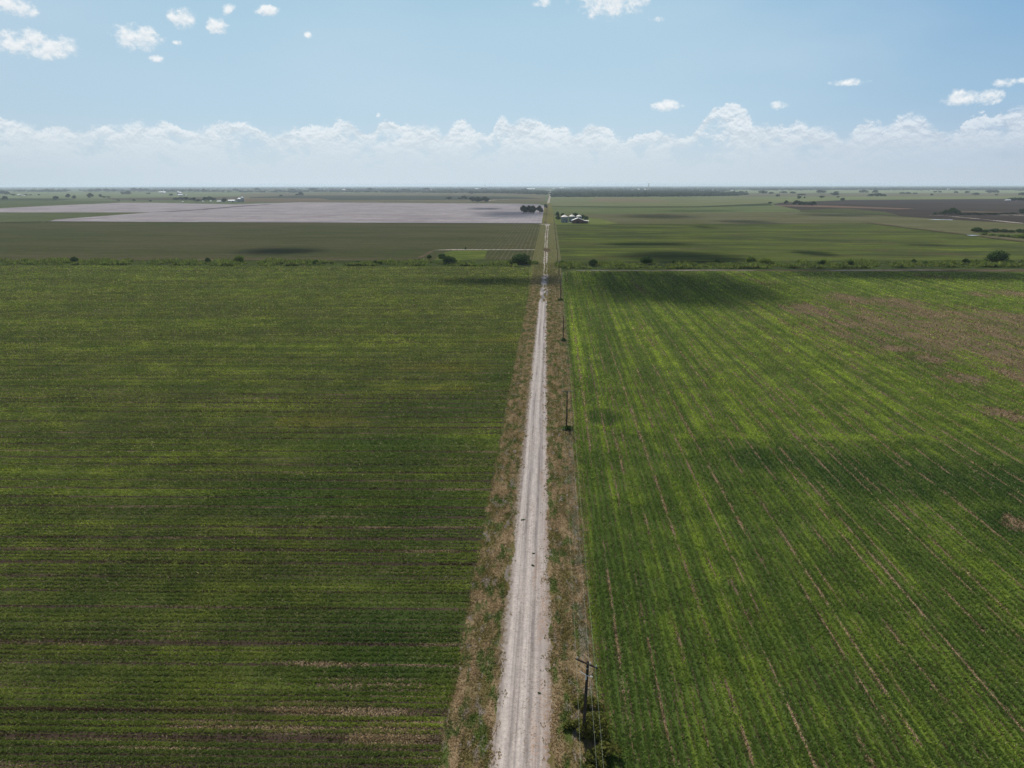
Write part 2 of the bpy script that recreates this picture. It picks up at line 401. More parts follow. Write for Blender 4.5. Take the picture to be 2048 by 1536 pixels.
    straw = nb.m('GREATER_THAN', nb.m('FRACT', nb.mul(r, 91.0)), 0.97 if which == 'left' else 0.98)
    dry = nb.mix(straw, dry, S(176, 162, 132))
    return nb.mix(nb.m('MAXIMUM', isres, straw), leaf, dry)

def crop_mat(which, plant):
    m, nb = newmat(which + (' crop leaves' if plant else ' field soil'))
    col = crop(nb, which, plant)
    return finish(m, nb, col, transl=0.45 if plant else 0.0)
M_LS, M_LP = crop_mat('left', False), crop_mat('left', True)
M_RS, M_RP = crop_mat('right', False), crop_mat('right', True)

def verge(nb, plant):
    x, y, z = pos(nb)
    n1 = nb.noise(nb.xyz(nb.mul(x, 0.5), nb.mul(y, 0.16), 1.0), 1.0, 5, 0.62)
    n2 = nb.noise(nb.xyz(nb.mul(x, 0.55), nb.mul(y, 0.2), 5.0), 1.0, 5, 0.65)
    n3 = nb.noise(nb.xyz(nb.mul(x, 1.0), nb.mul(y, 0.35), 9.0), 1.0, 4, 0.65)
    spk = nb.noise(nb.xyz(x, y, 4.0), 5.0, 3, 0.75)
    dirt = nb.mix(spk, S(112, 100, 92), S(168, 158, 150))
    dead = nb.mix(n3, S(130, 112, 82), S(178, 156, 124))
    olive = nb.mix(n1, S(94, 90, 52), S(124, 112, 70))
    green = nb.mix(n3, S(60, 84, 40), S(98, 114, 52))
    far = nb.step(y, 380.0, 520.0)
    veg = nb.mix(nb.step(n1, 0.40, 0.60), dead, olive)
    veg = nb.mix(nb.mul(nb.step(n2, 0.49, 0.60), 0.85), veg, green)
    veg = nb.mix(nb.mul(far, 0.55), veg, S(96, 104, 56))
    bare = nb.step(nb.add(n3, nb.mul(nb.sub(n1, .5), .6)), 0.56, 0.68)
    strip = nb.mul(nb.step(nb.m('ABSOLUTE', nb.sub(x, 4.9)), 0.8, 0.3), nb.step(y, 170.0, 140.0))
    bare = nb.m('MAXIMUM', bare, nb.mul(strip, nb.mul(nb.step(n2, .42, .56), .6)))
    if not plant:
        c = nb.mix(bare, veg, dirt)
        return nb.mix(1.0, c, nb.mix(spk, (.6, .6, .6), (1.35, 1.35, 1.35)), 'MULTIPLY')
    r = nb.node('ShaderNodeNewGeometry').outputs['Random Per Island']; r2 = nb.m('FRACT', nb.mul(r, 37.0))
    c = nb.mix(nb.mul(bare, 0.7), veg, S(150, 138, 122))
    c = nb.mix(1.0, c, nb.mix(r2, (1.0, 1.02, 1.04), (1.75, 1.8, 1.85)), 'MULTIPLY')
    return nb.mix(nb.mul(nb.m('GREATER_THAN', r, 0.93), nb.step(y, 300, 200)), c, S(206, 180, 138))
m, nb = newmat('verge soil and dead grass'); M_VS = finish(m, nb, verge(nb, False))
m, nb = newmat('verge grass blades'); M_VP = finish(m, nb, verge(nb, True), transl=0.35)

# gravel road
m, nb = newmat('pale caliche gravel'); x, y, z = pos(nb)
lane = nb.noise(nb.xyz(nb.mul(x, 2.2), nb.mul(y, 0.012), 0.0), 1.0, 3, 0.6)
lane2 = nb.noise(nb.xyz(nb.mul(x, 6.0), nb.mul(y, 0.03), 3.0), 1.0, 2, 0.6)
big = nb.noise(nb.xyz(nb.mul(x, .3), nb.mul(y, .05), 3.0), 1.0, 4, 0.6)
g1 = nb.noise(nb.xyz(x, y, 0.0), 2.2, 5, 0.85)
g2 = nb.noise(nb.xyz(x, y, 9.0), 4.5, 3, 0.8)
wx = nb.add(x, nb.mul(nb.sub(nb.noise(nb.xyz(nb.mul(y, .02), 1.0), 1.0, 2), .5), 1.2))
rut = nb.m('MAXIMUM', nb.step(nb.m('ABSOLUTE', nb.add(wx, 3.3)), .35, .06), nb.step(nb.m('ABSOLUTE', nb.add(wx, 1.55)), .4, .1))
wheelway = nb.m('MAXIMUM', nb.step(nb.m('ABSOLUTE', nb.add(wx, 4.1)), .5, .15), nb.step(nb.m('ABSOLUTE', nb.add(wx, 2.35)), .5, .15))
col = nb.mix(big, S(184, 173, 164), S(212, 201, 191))
col = nb.mix(nb.mul(nb.step(lane, 0.42, 0.68), 0.6), col, S(150, 141, 137))
col = nb.mix(nb.mul(wheelway, 0.5), col, S(220, 210, 200))
col = nb.mix(nb.mul(nb.mul(rut, nb.step(nb.noise(nb.xyz(nb.mul(x, .5), nb.mul(y, .04), 6.0), 1.0, 3), .42, .58)), 0.55), col, S(122, 115, 112))
col = nb.mix(nb.mul(nb.step(lane2, 0.56, 0.7), 0.35), col, S(132, 125, 121))
tan = nb.mul(nb.step(nb.add(nb.mul(x, 0.22), nb.mul(nb.sub(nb.noise(nb.xyz(nb.mul(x, .8), nb.mul(y, .09), 2.0), 1.0, 4), .5), 2.6)), -0.30, 0.25), nb.step(g1, 0.44, 0.60))
col = nb.mix(nb.mul(tan, 0.75), col, S(172, 136, 108))
spots = nb.step(nb.noise(nb.xyz(nb.mul(x, .9), nb.mul(y, .35), 12.0), 1.0, 3, .6), .72, .80)
col = nb.mix(nb.mul(spots, 0.6), col, S(140, 116, 88))
col = nb.mix(nb.step(g2, 0.62, 0.72), col, S(104, 92, 84))
col = nb.mix(nb.step(nb.noise(nb.xyz(x, y, 21.0), 5.0, 2, .7), 0.66, 0.74), col, S(120, 104, 90))
puddle = nb.mul(nb.step(y, 335, 360), nb.step(nb.noise(nb.xyz(nb.mul(x, .4), nb.mul(y, .06), 8.0), 1.0, 4), .46, .56))
col = nb.mix(nb.mul(puddle, .7), col, S(128, 124, 128))
mot = nb.noise(nb.xyz(nb.mul(x, 1.3), nb.mul(y, .35), 31.0), 1.0, 6, 0.72)
col = nb.mix(1.0, col, nb.mix(mot, (.62, .61, .61), (1.38, 1.38, 1.38)), 'MULTIPLY')
loose = nb.mul(nb.step(nb.m('ABSOLUTE', nb.add(x, 2.4)), 1.7, 2.9), nb.step(g1, .42, .62))
col = nb.mix(nb.mul(loose, .5), col, S(146, 126, 106))
ragn = nb.noise(nb.xyz(x, nb.mul(y, .8), 3.0), 1.6, 5, .8)
ctr = nb.rng(y, 57., 330., -2.15, -2.85)
halfw = nb.rng(y, 57., 330., 3.15, 2.2)
eg = nb.add(nb.sub(nb.m('ABSOLUTE', nb.sub(x, ctr)), halfw), nb.mul(nb.sub(ragn, .5), 3.4))
eg = nb.mul(nb.step(eg, -.75, .25), nb.step(y, 345., 320.))
col = nb.mix(nb.mul(nb.step(g2, .54, .64), nb.step(big, .42, .6)), col, S(142, 122, 102))
col = nb.mix(nb.mul(eg, .85), col, nb.mix(g2, S(104, 92, 70), S(140, 122, 92)))
grain = nb.mix(g1, (.42, .42, .42), (1.58, 1.58, 1.58))
M_ROAD = finish(m, nb, nb.mix(1.0, col, grain, 'MULTIPLY'), normal=bump(nb, nb.add(g1, nb.mul(g2, .5)), 0.08, 0.6))
m, nb = newmat('pale track dust'); x, y, z = pos(nb)
n = nb.noise(nb.xyz(nb.mul(x, .5), nb.mul(y, .12)), 1.0, 5, 0.7)
M_TRACK = finish(m, nb, nb.mix(nb.step(n, .35, .65), S(150, 134, 118), S(206, 196, 184)))
m, nb = newmat('bare tan soil'); x, y, z = pos(nb)
n = nb.noise(nb.xyz(nb.mul(x, .04), nb.mul(y, .3)), 1.0, 5, 0.7)
M_PALE = None
M_TAN = finish(m, nb, nb.mix(nb.step(n, .45, .75), S(92, 82, 62), S(158, 138, 118)))
m, nb = newmat('dull pale track'); x, y, z = pos(nb)
n = nb.noise(nb.xyz(nb.mul(x, .08), nb.mul(y, .3)), 1.0, 5, 0.7)
M_PALE = finish(m, nb, nb.mix(nb.step(n, .38, .62), S(108, 98, 84), S(168, 160, 150)))
m, nb = newmat('still grey water'); M_WATER = finish(m, nb, S(190, 200, 206), 0.25, spec=0.6)

# ------------------------------------------------------------------ ground sheets
def sheet(name, poly, z, mat):
    o = ob(name, mesh_from(name, [(p[0], p[1], z) for p in poly], [tuple(range(len(poly)))], mat))
    me = o.data
    if me.polygons[0].normal.z < 0: me.flip_normals()
    return tag(o, kind='structure')
def psheet(name, pp, z, mat): return sheet(name, [G(*p) for p in pp], z, mat)
BIG = 46000.0
def ext_streak(nb, col, x, y):
    h = nb.noise(nb.xyz(nb.mul(x, .012), nb.mul(y, .05), 21.0), 1.0, 5, .6)
    col = nb.mix(nb.mul(nb.step(h, .54, .68), .8), col, S(112, 124, 52))
    h2 = nb.noise(nb.xyz(nb.mul(x, .02), nb.mul(y, .06), 25.0), 1.0, 4, .6)
    return nb.mix(nb.mul(nb.step(h2, .54, .68), .7), col, S(94, 84, 66))
M_BASE = far_field('distant farmland', S(98, 108, 72), S(112, 116, 84), S(88, 92, 66), scale=0.4, streak=.2)
def grid_sheet(name, y0, z, mat):
    xs = [-46000, -30000, -20000, -13000, -8000, -5000, -3000, -1800, -1000, -500, -200, 0, 200, 500, 1000, 1800, 3000, 5000, 8000, 13000, 20000, 30000, 46000]
    ys = [y0] + [v for v in (-500, 0, 200, 500, 900, 1400, 2000, 2800, 4000, 5500, 7500, 9800, 12500, 16000, 20000, 26000, 34000, 46000) if v > y0 + 100]
    V = [(x, y, z) for y in ys for x in xs]; n = len(xs)
    Fs = [(j*n+i, j*n+i+1, (j+1)*n+i+1, (j+1)*n+i) for j in range(len(ys)-1) for i in range(n-1)]
    return tag(ob(name, mesh_from(name, V, Fs, mat)), kind='structure')
grid_sheet('ground', -2000, 0.0, M_BASE)
M_WOODFLOOR = far_field('dark far woodland floor', S(58, 68, 46), S(76, 84, 60), S(104, 112, 82), scale=0.12, streak=.3)
lz = 0.03
def fz():
    global lz
    lz += 0.02; return lz
K = 1.0
grid_sheet('woodland_ground', 9300, 0.2, M_WOODFLOOR)
fields = [
 ('water', [(-300,374.2),(-300,373.1),(0,372.9),(150,372.8),(125,373.8),(60,373.6)], M_WATER),
 ('pasture', [(1470,381),(2900,379.5),(2900,386),(1470,386)], far_field('pale pasture', S(120,130,94), S(132,140,104), S(104,112,80), scale=.5)),
 ('pasture', [(1470,386),(2900,386),(2900,391.5),(1580,393.5),(1480,394)], far_field('grey pasture', S(104,102,80), S(120,116,94), S(90,96,68), scale=.8)),
 ('pasture', [(1480,394),(1580,393.5),(2900,391.5),(2900,398),(2048,397.5),(1700,400),(1560,405.5)], far_field('bright pasture', S(112,122,80), S(126,132,92), S(100,108,76))),
 ('crop_field', [(1098,412.5),(1400,413),(1560,405.5),(1490,393),(1100,394)], far_field('pale crop stubble', S(122,124,90), S(108,118,76), S(132,118,94), streak=.4)),
 ('crop_field', [(1175,403),(1350,404.5),(1300,398.5),(1200,396)], far_field('reddish stubble', S(130,112,90), S(122,118,90), S(142,116,98), streak=.4)),
 ('crop_field', [(1099,413.5),(1400,414),(1560,406),(1600,422),(1560,425),(1102,429)], far_field('soft green field', S(100,112,72), S(112,118,80), S(92,100,66), streak=.5)),
 ('dark_strip', [(1099,412.4),(1250,414),(1400,412.6),(1540,406.5),(1545,411),(1400,415),(1250,415.6),(1099,413.5)], far_field('dark ditch', S(60,70,46), S(76,82,56))),
 ('crop_field', [(1102,429),(1560,424.5),(1700,429),(1850,436),(2048,449),(2900,500),(2900,520),(2350,520.5),(2048,485),(1735,447),(1104,450)], far_field('greyish stubble field', S(98,98,66), S(112,108,82), S(90,102,58), streak=.4)),
 ('crop_field', [(1107,449.5),(1600,444),(1737,446.5),(2048,484.5),(2350,520.5),(2048,520),(1500,522),(1113,525)], far_field('second right field', S(70, 80, 46), S(94, 104, 50), S(88, 80, 58), streak=.75, scale=2.2, extra=ext_streak)),
 ('grass_yard', [(1106,449.5),(1215,450),(1235,447),(1200,438),(1104,433)], far_field('barn yard grass', S(104,116,58), S(118,124,70), S(88,104,50), scale=3)),
 ('ploughed_field', [(1545,409.5),(1560,405.5),(1700,400),(2048,397.5),(2900,398),(2900,500),(2048,448.5),(1860,437.5),(1800,433),(1700,428),(1600,420)], far_field('dark ploughed soil', S(66,58,55), S(76,68,62), S(62,64,50), scale=.7, streak=.4)),
 ('crop_field', [(1600,420.5),(1690,417.5),(1770,424),(1800,432),(1700,427.5),(1600,424)], far_field('dim green strip', S(78,84,54), S(88,92,60))),
 ('soil_streak', [(1550,410.5),(1650,411.3),(1830,417.5),(1800,418.8),(1660,415),(1560,412.6)], far_field('reddish bare soil', S(134,108,90), S(112,94,80), S(92,80,70), streak=.6)),
 ('soil_streak', [(1915,422),(2010,424.6),(1990,426),(1925,424.2)], M_TAN),
 ('crop_field', [(-900,401),(240,402),(240,406),(110,411.5),(0,417),(-900,428)], far_field('left grass field', S(88,98,62), S(98,106,72), S(84,86,62))),
 ('crop_field', [(-900,395.5),(110,397),(150,399),(112,401.5),(-900,402)], far_field('dark hedged field', S(64,76,50), S(76,86,58))),
 ('pasture', [(-900,385),(520,385.5),(560,392),(220,397),(-900,395.5)], far_field('left pale pasture', S(112,122,84), S(124,132,94), S(104,108,80), scale=.8)),
 ('crop_field', [(210,396.5),(560,392),(560,397.5),(440,400),(235,401.5)], far_field('brown far field', S(88,84,66), S(100,94,76), S(76,80,60), scale=.6)),
 ('crop_field', [(480,387),(1092,386.5),(1086,406),(480,404)], far_field('brown green far field', S(108,104,80), S(120,112,88), S(100,106,74), scale=.6)),
 ('ploughed_field', [(500,394.5),(590,391),(930,391.5),(1040,394),(1090,398),(930,400),(660,400.5),(640,397),(500,396.5)], far_field('slate dark field', S(70,76,64), S(80,84,70), scale=.6)),
 ('soil_streak', [(480,398),(630,397.5),(680,403),(600,404.6),(480,403)], far_field('brown soil far', S(124,106,86), S(110,98,78), streak=.5)),
]
def cot_extra(nb, col, x, y):
    d = nb.noise(nb.xyz(nb.mul(x, .012), nb.mul(y, .006), 5.0), 1.0, 4, .6)
    e_ = nb.noise(nb.xyz(nb.mul(x, .04), nb.mul(y, .016), 17.0), 1.0, 6, .7)
    col = nb.mix(1.0, col, nb.mix(e_, (.72, .72, .73), (1.28, 1.28, 1.27)), 'MULTIPLY')
    col = nb.mix(nb.mul(nb.step(d, .62, .74), .55), col, S(104, 98, 102))
    r = nb.m('SINE', nb.mul(x, 2 * math.pi / 7.8))
    return nb.mix(nb.mul(nb.mul(nb.step(r, .2, .9), nb.step(x, -260., -40.)), .25), col, S(184, 178, 180))
M_COT = far_field('open cotton bolls', S(158,149,149), S(178,169,168), S(140,131,130), scale=1.5, streak=.4, extra=cot_extra)
M_F1 = far_field('left olive stubble field', S(78,82,52), S(92,88,62), S(70,82,46), streak=.6, scale=1.2, rows=(3.9, S(132,120,94), -120., 30.))
fields += [
 ('cotton_field', [(-900,425),(-900,420),(0,417),(110,411.5),(240,406),(300,406),(470,409),(600,405),(1040,408),(1078,409),(1095,413),(1084,447.5),(400,445),(100,443.3),(110,440),(300,425.5)], M_COT),
 ('dark_strip', [(285,425.5),(330,423.5),(400,419),(470,413),(530,409.4),(545,409.6),(480,414),(410,420),(340,424.4)], far_field('field divide', S(104,96,100), S(120,112,116))),
 ('crop_field', [(-900,425),(300,425.5),(110,440),(100,443.3),(-900,470)], far_field('left green wedge', S(90,98,62), S(98,104,70), S(84,86,62))),
 ('crop_field', [(-1400,523),(1084,520.5),(1090,448),(400,445),(100,443.3),(-900,470)], M_F1),
 ('weedy_patch', [(868,520),(890,505),(908,501.5),(975,500.5),(968,518),(920,520)], far_field('yellow green weeds', S(88,102,48), S(108,118,54), S(82,84,52), scale=8)),
 ('soil_streak', [(790,521),(830,517.5),(862,501.5),(872,500),(866,504),(840,518),(800,522.5)], M_TAN),
 ('soil_streak', [(866,500.4),(900,498.6),(1000,498.9),(1086,499),(1086,500.2),(1000,500.1),(905,500.4)], M_TRACK),
 ('soil_streak', [(-1400,519),(400,518),(640,517.5),(800,518.5),(800,521.4),(640,521),(400,520.6),(-1400,523)], M_TAN),
 ('ditch_bank', [(-1400,521),(1075,520.4),(1075,536),(-1400,532)], far_field('ditch weeds ground', S(62,72,42), S(78,92,46), S(96,86,62), scale=5)),
 ('ditch_bank', [(1113,523.5),(2900,517),(2900,545),(2048,543),(1124,543.5)], far_field('ditch weeds ground right', S(58,68,42), S(74,88,46), S(96,86,66), scale=5)),
 ('soil_streak', [(1124,543.5),(1150,541.6),(1210,540.0),(1290,541.0),(1360,539.6),(1500,540.0),(1650,540.5),(1800,539.5),(2048,539.0),(2900,541),(2900,547),(2048,544.6),(1650,543.4),(1500,542.6),(1250,543.5)], M_TAN),
 ('soil_streak', [(1128,542.6),(1165,541.0),(1200,540.4),(1300,541.6),(1370,540.2),(1500,540.5),(1515,541.4),(1380,541.8),(1290,542.4),(1180,542.4)], M_PALE),
 ('soil_streak', [(1650,541.6),(1690,540.3),(1780,540.2),(1900,539.9),(1880,541.2),(1760,541.8),(1670,543.0)], M_PALE),
]
lowset = [f for f in fields if f[2].name in ('second right field', 'left olive stubble field')] + fields[[i for i, f in enumerate(fields) if f[0] == 'weedy_patch'][0]:]
lz = 0.0
for k_, (nme, pp, mt) in enumerate(lowset): psheet(nme, pp, 0.02 + 0.02 * k_, mt)
lz = 0.02 + 0.02 * len(lowset)
for f in fields:
    if not any(f is g_ for g_ in lowset): psheet(f[0], f[1], fz(), f[2])
# near fields
ZF = 0.03 + lz      # far sheets are stacked up to here
ZN = 0.30           # near fields
def ZV(y): return float(np.interp(y, [0, 469, 485, 1090], [ZN, ZN + .02, ZN + .04, ZF]))
def ZAT(gy): return ZV(gy)
YL = [G(-1500, 531), G(1060, 535)]
sheet('crop_field', [(-900, 10), (-10.3, 10), (-10.2, 360), (-14, YL[1][1]), (-60, YL[1][1] + 2), YL[0]], ZN, M_LS)
YR = [G(1130, 543.2), G(2900, 546)]
sheet('crop_field', [(5.8, 10), (900, 10), (YR[1][0], YR[1][1]), (310, G(2048, 544.2)[1]), (150, G(1500, 542.4)[1]), (10.5, YR[0][1]), (7.2, 420), (6.7, 240), (5.7, 140)], ZN, M_RS)
sheet('road_verge', [(-10.6, 10), (6.2, 10), (6.0, 140), (7.0, 240), (7.2, 420), (8, 470), (-13, 470), (-11, 360)], ZN - 0.012, M_VS)
vy = [469.5, 485, 560, 800, 1065, 1090]; vl = [-13, -13, -13, -13, -13, -9]; vr = [8, 8.2, 9, 9, 9, 7]
V = []
for a_, b_, c_ in zip(vy, vl, vr): V += [(b_, a_, ZV(a_) - .012), (c_, a_, ZV(a_) - .012)]
tag(ob('road_verge', mesh_from('road_verge', V, [(2*i, 2*i+1, 2*i+3, 2*i+2) for i in range(5)], M_VS)), kind='structure')
sheet('road_verge', [(-12, 1090), (8, 1090), (4, 2300), (-16, 2300)], ZF - 0.012, far_field('rough roadside grass', S(108,112,62), S(132,118,76), S(96,106,54), scale=4))

# road with ragged edges
def strip(name, L, z, mat, rag=0.3, step=0.3, thick=0.0):
    """L: list of (y, xl, xr)"""
    ys = np.arange(L[0][0], L[-1][0], step) if step else np.array([l[0] for l in L])
    Y = [l[0] for l in L]
    xl = np.interp(ys, Y, [l[1] for l in L]); xr = np.interp(ys, Y, [l[2] for l in L])
    def nz(n):
        r = rng.normal(0, 1, n); k = np.convolve(rng.normal(0, 1, n), np.ones(9) / 3, 'same'); k2 = np.convolve(rng.normal(0, 1, n), np.ones(41) / 6.4, 'same')
        return (0.5 * r + 0.7 * k + 1.3 * k2) * rag * 0.6
    xl = xl + nz(len(ys)); xr = xr + nz(len(ys))
    V = []; Fs = []
    for a, b, yy in zip(xl, xr, ys): V += [(a, yy, z), (b, yy, z)]
    for i in range(len(ys) - 1): Fs.append((2*i, 2*i+1, 2*i+3, 2*i+2))
    return tag(ob(name, mesh_from(name, V, Fs, mat)), kind='structure')
strip('road', [(10,-5.5,1.0),(57,-5.4,0.9),(77,-5.6,0.7),(100,-5.6,0.5),(143,-5.8,0.2),(180,-5.7,0.0),(212,-5.5,-0.5),(260,-5.3,-0.6),(322,-5.1,-0.6),(345,-4.8,-1.0),(352,-4.4,-1.5),(356,-4.0,-1.9),(372,-3.9,-2.2),(395,-3.6,-1.4),(420,-3.9,-1.0),(445,-3.6,-1.2)], ZN + 0.01, M_ROAD, 0.32)
M_PUD = None
def patch(cx, cy, rx, ry, z, mat, name='road_patch', rag=.25, n=26):
    V = [(cx, cy, z)]
    for i in range(n):
        a = 2 * math.pi * i / n; k = 1 + rag * rng.normal(); V.append((cx + rx * k * math.cos(a), cy + ry * k * math.sin(a), z))
    return tag(ob(name, mesh_from(name, V, [(0, 1 + i, 1 + (i + 1) % n) for i in range(n)], mat)), kind='structure')
for i, (px, py, rx, ry) in enumerate([(1085,582,6,7),(1083,588,4,5),(1089,579,3,6),(1097,581,4,3),(1096,587,3,4),(1090,560,5,3),(1086,556,5,4),(1092,551,7,3),(1096,553,4,4),(1083,562,3,3),(1078,572,2.5,1.5),(1096,590,4,2),(1088,565,8,2.5)]):
    gx, gy = G(px, py); s = mpp(px, py); patch(gx, gy, rx * s, ry * s * 6.5, ZN + 0.012 + i * .004, M_ROAD)
def ptrack(name, pts, w, z, mat, rag=0.12, dens=1.5):
    """a thin track through pixel points, w metres wide"""
    g = [Vector((*G(*p), 0)) for p in pts]; P = []
    for a, b in zip(g, g[1:]):
        n = max(2, int((b - a).length / max(dens, (b-a).length / 160)))
        P += [a.lerp(b, i / n) for i in range(n)]
    P.append(g[-1]); V = []
    wob = np.convolve(rng.normal(0, 1, len(P) + 20), np.ones(21) / 4.6, 'same')[10:-10]
    for i, p in enumerate(P):
        d = (P[min(i + 1, len(P) - 1)] - P[max(i - 1, 0)]).normalized(); s = Vector((-d.y, d.x, 0))
        ww = w * (1 + rag * 2 * wob[i] + rag * rng.normal()) / 2; zz = z if z is not None else ZV(p.y) + .02; V += [(*(p + s * ww)[:2], zz), (*(p - s * ww)[:2], zz)]
    Fs = [(2*i, 2*i+1, 2*i+3, 2*i+2) for i in range(len(P) - 1)]
    o = ob(name, mesh_from(name, V, Fs, mat))
    if o.data.polygons[0].normal.z < 0: o.data.flip_normals()
    return tag(o, kind='structure')
ptrack('track', [(1087,556),(1087.3,543)], 0.85, None, M_TRACK, .2)
ptrack('track', [(1092,556),(1092.5,543)], 1.0, None, M_TRACK, .2)
ptrack('track', [(1087.3,543),(1087.5,535),(1089,515),(1090,490),(1091,470),(1093,455),(1092.5,450)], 0.85, None, M_TRACK, .2)
ptrack('track', [(1092.5,543),(1092.7,535),(1093.6,515),(1094,490),(1095,470),(1096.5,455),(1098,450)], 1.0, None, M_TRACK, .2)
ptrack('track', [(1088.5,580),(1089.5,565),(1089.5,548)], 1.2, None, M_TRACK, .2)
gx, gy = G(1094, 501); patch(gx, gy, 3.4, 22, ZV(gy) + .05, M_TAN)
gx, gy = G(1095.5, 451); patch(gx, gy, 3.0, 26, ZV(gy) + .05, M_TRACK)
ptrack('track', [(1080,449.8),(1088,449.2),(1096,450)], 7, None, M_TRACK, .2)
ptrack('track', [(1090.5,448),(1092,435),(1094,420),(1096,410)], 2.0, None, M_TAN, .4)
ptrack('road', [(1096.5,407),(1098,400),(1099.5,394),(1100,389),(1100.3,384),(1100.2,381),(1098,379.8)], 7.5, ZF + .02, M_TRACK, .05)
ptrack('track', [(1720,443.5),(1750,447.5),(1830,458),(1930,469.5),(2048,484),(2200,502)], 5.0, ZF + .01, M_TAN, .3)
ptrack('track', [(1858,431.2),(1885,431.8),(1950,438),(2000,443),(2048,448)], 7.0, ZF + .01, M_TRACK, .3)
ptrack('pond', [(1862,440.2),(1880,440.0),(1905,440.6)], 14.0, ZF + .01, M_WATER, .1)
ptrack('pond', [(1938,471.5),(1951,472.6)], 9.0, ZF + .02, M_WATER, .1)
ptrack('track', [(2003,430.8),(2020,430.2),(2050,431.5)], 12.0, ZF + .02, M_TRACK, .3)
ptrack('track', [(590,405.4),(700,405.6),(900,406.6),(1080,408.2)], 9.0, ZF + .02, M_TRACK, .3)
ptrack('track', [(975,402),(995,399.5),(1020,399)], 12.0, ZF + .02, M_TRACK, .3)
ptrack('track', [(82,444.3),(100,443.8)], 9.0, ZF + .02, M_TRACK, .3)

# ------------------------------------------------------------------ small plants (uncountable)
def vnoise(x, y, seed=0):
    """cheap value noise"""
    xi = np.floor(x).astype(np.int64); yi = np.floor(y).astype(np.int64); fx = x - xi; fy = y - yi
    fx = fx * fx * (3 - 2 * fx); fy = fy * fy * (3 - 2 * fy)
    def h(a, b):
        n = (a * 374761393 + b * 668265263 + seed * 1442695041) & 0x7fffffff
        n = (n ^ (n >> 13)) * 1274126177 & 0x7fffffff
        return ((n ^ (n >> 16)) & 0xffff) / 65535.0
    return (h(xi, yi) * (1 - fx) + h(xi + 1, yi) * fx) * (1 - fy) + (h(xi, yi + 1) * (1 - fx) + h(xi + 1, yi + 1) * fx) * fy
def blades(P, L, Wd, K, lean=0.55, z0=0.0):
    """K upright leaves per plant; P (n,2), L length (n), Wd width (n)"""
    n = len(P); T = np.empty((n, K, 3, 3))
    for k in range(K):
        th = rng.uniform(0, 2 * np.pi, n); ln = rng.uniform(0.15, lean, n) * L; l = L * rng.uniform(.6, 1.15, n)
        dx, dy = np.cos(th), np.sin(th); ux, uy = -dy, dx
        ox = P[:, 0] + rng.normal(0, .25, n) * Wd; oy = P[:, 1] + rng.normal(0, .25, n) * Wd; hw = Wd * rng.uniform(.3, .6, n)
        T[:, k, 0] = np.stack([ox - ux * hw, oy - uy * hw, np.full(n, z0)], 1)
        T[:, k, 1] = np.stack([ox + ux * hw, oy + uy * hw, np.full(n, z0)], 1)
        T[:, k, 2] = np.stack([ox + dx * ln + ux * hw * .3, oy + dy * ln + uy * hw * .3, z0 + l], 1)
    return T.reshape(-1, 3, 3)
def sample_y(n, y0, y1, p):
    """pdf ~ y^-p: plants are drawn larger and fewer with distance"""
    u = rng.uniform(0, 1, n); q = 1 - p
    return (y0 ** q + u * (y1 ** q - y0 ** q)) ** (1 / q)
def half_width(y): return 0.80 * y + 22
ZP = ZN
# left crop: rows run across the view
n = 380000; y = sample_y(n, 40, 494, 1.35)
xl = -half_width(y); x = xl + rng.uniform(0, 1, n) * (-10.0 - xl)
A = math.radians(2.2); c = y * math.cos(A) - x * math.sin(A); a = x * math.cos(A) + y * math.sin(A)
r = np.round(c / 0.97) * 0.97; c2 = r + rng.normal(0, .17, n); mixr = rng.uniform(0, 1, n) < np.clip(1.15 - y / 330, 0, .8)
c = np.where(mixr, c2, c); x = a * math.cos(A) - c * math.sin(A); y = a * math.sin(A) + c * math.cos(A)
ph = np.abs(((c / 3.88) % 1) - .5); vn = vnoise(a * .04, c * .25, 3)
lush = vnoise(x * .12, y * .12, 5) * .6 + vnoise(x * .5, y * .5, 6) * .4
e = -10.3 + 0.9 * (vnoise(y * .35, y * 0, 2) - .5) * 2
keep = (x < e) & ~((ph < .065) & (vn > .3) & (rng.uniform(0, 1, n) < .85)) & (rng.uniform(0, 1, n) < .45 + lush * .9)
x, y, lush = x[keep], y[keep], lush[keep]; sc = (y / 60) ** 0.62
T = blades(np.stack([x, y], 1), .19 * sc * (.6 + .8 * lush), .15 * sc, 3, 1.3, ZP)
tag(ob('crop_plants', tris_mesh('left crop', T, M_LP)), 'dark green low crop in level rows filling the field left of the gravel road', 'crop', kind='stuff')
# right crop: rows run away from the camera
n = 400000; y = sample_y(n, 40, 474, 1.35)
xr = half_width(y) + 6; x = 5.5 + rng.uniform(0, 1, n) * (xr - 5.5)
r = np.round(x / 0.97) * .97; c2 = r + rng.normal(0, .16, n); mixr = rng.uniform(0, 1, n) < np.clip(1.25 - y / 420, 0.1, .85)
x = np.where(mixr, c2, x)
ph = np.abs(((x / 5.82) % 1) - .5); vn = vnoise(x * .17, y * .02, 4)
lush = vnoise(x * .12, y * .12, 8) * .6 + vnoise(x * .5, y * .5, 9) * .4
e = np.interp(y, [10, 140, 240, 420, 480], [5.9, 5.9, 6.9, 7.3, 10.5]) + .5 * (vnoise(y * .4, y * 0, 11) - .5)
bare = np.zeros(len(x))
for (bx, by, rx, ry) in [b_[:4] for b_ in BARE]: bare = np.maximum(bare, 1 - ((x - bx) / rx) ** 2 - ((y - by) / ry) ** 2)
keep = (x > e) & ~((ph < .035) & (vn > .55) & (rng.uniform(0, 1, n) < .3)) & (rng.uniform(0, 1, n) < (.5 + lush * .9) * (1 - .55 * np.clip(bare * 1.5, 0, 1)))
x, y, lush = x[keep], y[keep], lush[keep]; sc = (y / 60) ** 0.62
